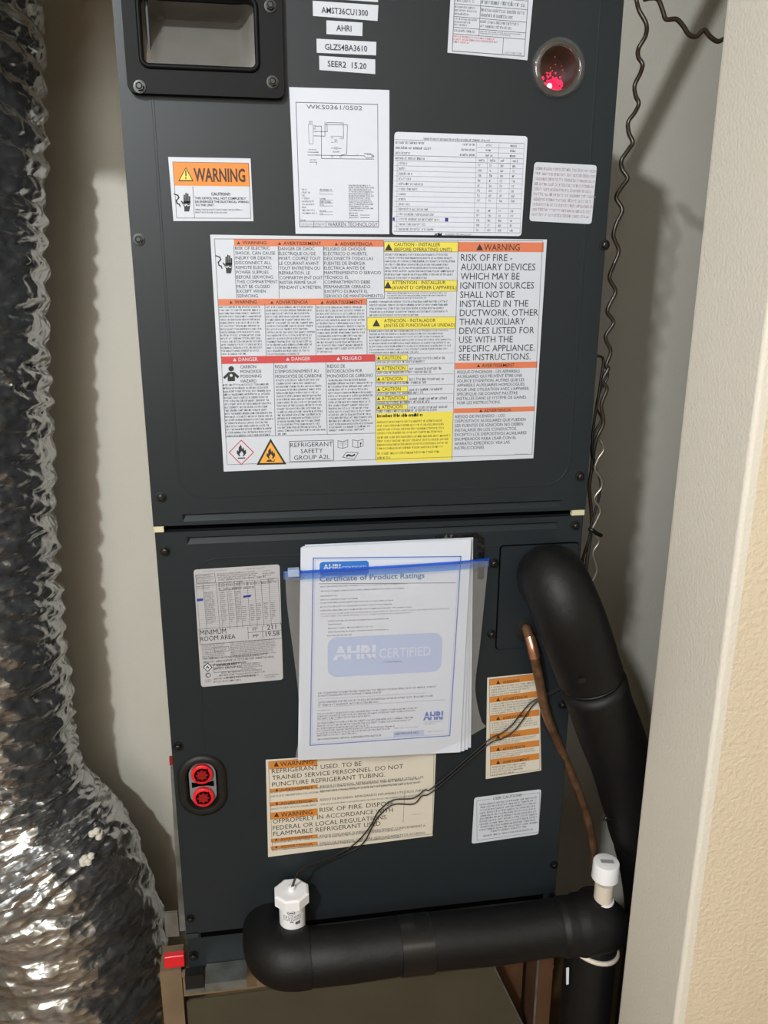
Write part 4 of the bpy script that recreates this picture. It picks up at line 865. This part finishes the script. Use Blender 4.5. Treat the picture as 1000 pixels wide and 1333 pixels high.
# resample evenly
seg = [0]
for a, c in zip(path, path[1:]): seg.append(seg[-1]+(c-a).length)
TL = seg[-1]; NL, NA = 640, 150
def along(d):
    for i in range(len(seg)-1):
        if seg[i+1] >= d: t = (d-seg[i])/(seg[i+1]-seg[i]); return path[i].lerp(path[i+1], t)
    return path[-1].copy()
b = MB(); vs = []; up = Vector((1, 0, 0))
for i in range(NL+1):
    d = TL*i/NL; p = along(d); tn = (along(min(TL, d+.01))-along(max(0, d-.01))).normalized(); up = (up-tn*up.dot(tn)).normalized(); q = tn.cross(up)
    low = min(1, max(0, (-.58-p.z)/.20)); low = low*low*(3-2*low); R = .135+.034*low
    fold = .040+.030*low
    for k in range(NA):
        th = 2*math.pi*k/NA; c, s_ = math.cos(th), math.sin(th); sk = d+.035*c*(1+low)+.02*s_
        w1 = noise.noise(Vector((c*1.1, s_*1.1, d*5)))
        x = sk/fold+w1*.55; rib = 1-abs(2*(x-math.floor(x))-1)**1.4
        f1 = 1-2*abs(noise.noise(Vector((c*1.7+7, s_*1.7, sk*34+w1*2))))
        f2 = 1-2*abs(noise.noise(Vector((c*4.2+3, s_*4.2, sk*62+c*2))))
        f3 = noise.noise(Vector((c*9, s_*9, d*80)))
        f4 = 1-2*abs(noise.noise(Vector((c*11+sk*40, s_*11-sk*30, d*60))))
        rr_ = R*(1+.025*noise.noise(Vector((c, s_, d*4))))-.006+.0095*rib+.0050*f1+.0030*f2+.0014*f3+.0012*f4
        vs.append(p+(up*c+q*s_)*rr_)
fs = [(i*NA+k, i*NA+(k+1) % NA, (i+1)*NA+(k+1) % NA, (i+1)*NA+k) for i in range(NL) for k in range(NA)]
tri = []
for f in fs:
    if random.random() < .5: tri += [(f[0], f[1], f[2]), (f[0], f[2], f[3])]
    else: tri += [(f[0], f[1], f[3]), (f[1], f[2], f[3])]
b.add(vs, tri); M['foil'] = mat('foil', rgb('#bcbec0'), .27, .93)
nt = M['foil'].node_tree; bs = nt.nodes['Principled BSDF']; tc = nt.nodes.new('ShaderNodeTexCoord'); hs = []
for sc, rot, kind, wgt in (((12, 12, 44), (.12, .22, 0), 'R', 1.0), ((22, 22, 42), (-.1, -.3, .4), 'V', .8), ((48, 48, 85), (.2, .35, .2), 'V', .45)):
    mp = nt.nodes.new('ShaderNodeMapping'); mp.inputs['Scale'].default_value = sc; mp.inputs['Rotation'].default_value = rot; nt.links.new(tc.outputs['Object'], mp.inputs['Vector'])
    if kind == 'R':
        t_ = nt.nodes.new('ShaderNodeTexNoise'); t_.noise_type = 'RIDGED_MULTIFRACTAL'; t_.inputs['Scale'].default_value = 1; t_.inputs['Detail'].default_value = 3; t_.inputs['Distortion'].default_value = .4
    else:
        t_ = nt.nodes.new('ShaderNodeTexVoronoi'); t_.feature = 'F1'; t_.inputs['Scale'].default_value = 1
    nt.links.new(mp.outputs[0], t_.inputs['Vector']); ml = nt.nodes.new('ShaderNodeMath'); ml.operation = 'MULTIPLY'; ml.inputs[1].default_value = wgt; nt.links.new(t_.outputs[0], ml.inputs[0]); hs.append(ml)
a1 = nt.nodes.new('ShaderNodeMath'); nt.links.new(hs[0].outputs[0], a1.inputs[0]); nt.links.new(hs[1].outputs[0], a1.inputs[1])
a2 = nt.nodes.new('ShaderNodeMath'); nt.links.new(a1.outputs[0], a2.inputs[0]); nt.links.new(hs[2].outputs[0], a2.inputs[1])
bp = nt.nodes.new('ShaderNodeBump'); bp.inputs['Strength'].default_value = .6; bp.inputs['Distance'].default_value = .008; nt.links.new(a2.outputs[0], bp.inputs['Height']); nt.links.new(bp.outputs[0], bs.inputs['Normal'])
DU = tag(b.build('foil_duct', 'foil', None, True), 'crumpled silver foil flexible duct along the left wall', 'duct')
for (px, py) in ((127,1083),(113,1117)):
    p = at(px, py, .29); b = MB(); c_ = []
    for k in range(5):
        q = p+Vector((random.uniform(-.008,.008), random.uniform(-.01,.0), random.uniform(-.008,.01))); b.tube([q+Vector((0,0,-.006)),q+Vector((0,0,-.003)),q+Vector((0,0,.003)),q+Vector((0,0,.006))],[.002,.006,.006,.002],8)
    o = b.build('foam_crumb','blob',None,True); o.parent = DU

# ------------------------------------------------------------------ stand
PS = empty('platform_stand', (0,.27,FLZ), 'wooden platform box carrying the air handler', 'stand')
b = MB(); b.box((-.275,.002,-.690),(.27,.57,-.655)); b.build('platform_top','ply',PS)
b = MB(); b.box((-.305,.0,FLZ),(-.276,.045,-.640)); b.build('post','wood',PS)
b = MB(); b.box((.245,.0,FLZ),(.27,.045,-.69)); b.build('post','brownb',PS)
b = MB(); b.box((.2435,-.002,FLZ),(.2465,.0,-.69)); b.build('edge_strip','galv',PS)
p = [at(243,1306,-.003),at(249,1302,-.003),at(470,1273,-.003),at(640,1251,-.003)]
pb = at(684,1340,-.003); b = MB(); b.prism(p+[pb,Vector((pb.x+.06,-.003,FLZ)),Vector((p[0].x,-.003,FLZ))],(0,.003,0)); b.build('front_panel','olive',PS)
b = MB(); b.tube([at(640,1251,-.004),at(684,1340,-.004)],.0012,6); b.build('panel_flange','galv',PS)
b = MB(); b.box((.05,.055,FLZ),(.2435,.065,-.69)); b.build('inner_board','brownb',PS)
b = MB()
for px, py, rr_ in ((700,1253,.010),(712,1258,.011),(707,1266,.010),(700,1272,.011),(692,1275,.008)):
    q = at(px,py,.053); b.tube([q+Vector((-rr_,0,0)),q+Vector((-rr_*.6,0,0)),q+Vector((0,0,0)),q+Vector((rr_*.6,0,0)),q+Vector((rr_,0,0))],[rr_*.2,rr_*.75,rr_,rr_*.75,rr_*.2],12)
b.build('foam_bead','blob',PS,True)
b = MB(); b.box((-.276,.0005,-.655),(.268,.006,-.6465)); b.build('packing_strip','ply',PS)
q = at(228,1251,-.005); b = MB(); b.box((q.x-.0145,-.006,q.z-.011),(q.x+.0125,.004,q.z+.0085)); tag(b.build('plastic_cap','redcap',None,bevel=.0015),'small red plastic block on the wooden post beside the duct','plastic block')
b = MB(); b.prism([at(455,1273,-.004),at(690,1245.5,-.004),at(690,1248,-.004),at(455,1276.5,-.004)],(0,-.0015,0)); b.build('panel_top_edge','ply',PS)
# galvanized bracket by the base
GB = empty('metal_bracket', tuple(at(295,1280,-.02)), 'small galvanized metal plate under the left end of the drain pipe', 'bracket')
x0 = at(267,1282,-.03).x; x1 = at(321,1274,-.03).x; z0 = at(295,1277,-.03).z
b = MB(); b.box((x0,-.03,z0-.001),(x1,.003,z0)); b.build('plate','galv',GB)
b = MB(); b.box((x0,-.031,z0-.014),(x1,-.030,z0)); b.build('lip','galv',GB)
b = MB(); q = at(254,1270,-.004); b.box((q.x-.013,-.012,q.z-.014),(q.x+.012,.003,q.z+.008)); b.build('black_pad','rubber',PS)
b = MB(); b.box((q.x-.013,-.013,q.z-.021),(q.x+.013,.0,q.z-.0145)); b.build('shim','galv',GB)
b = MB(); q = at(222,1195,.01); b.box((q.x-.008,.008,q.z-.03),(q.x+.010,.012,q.z+.01)); b.build('side_bracket','galv',AH)
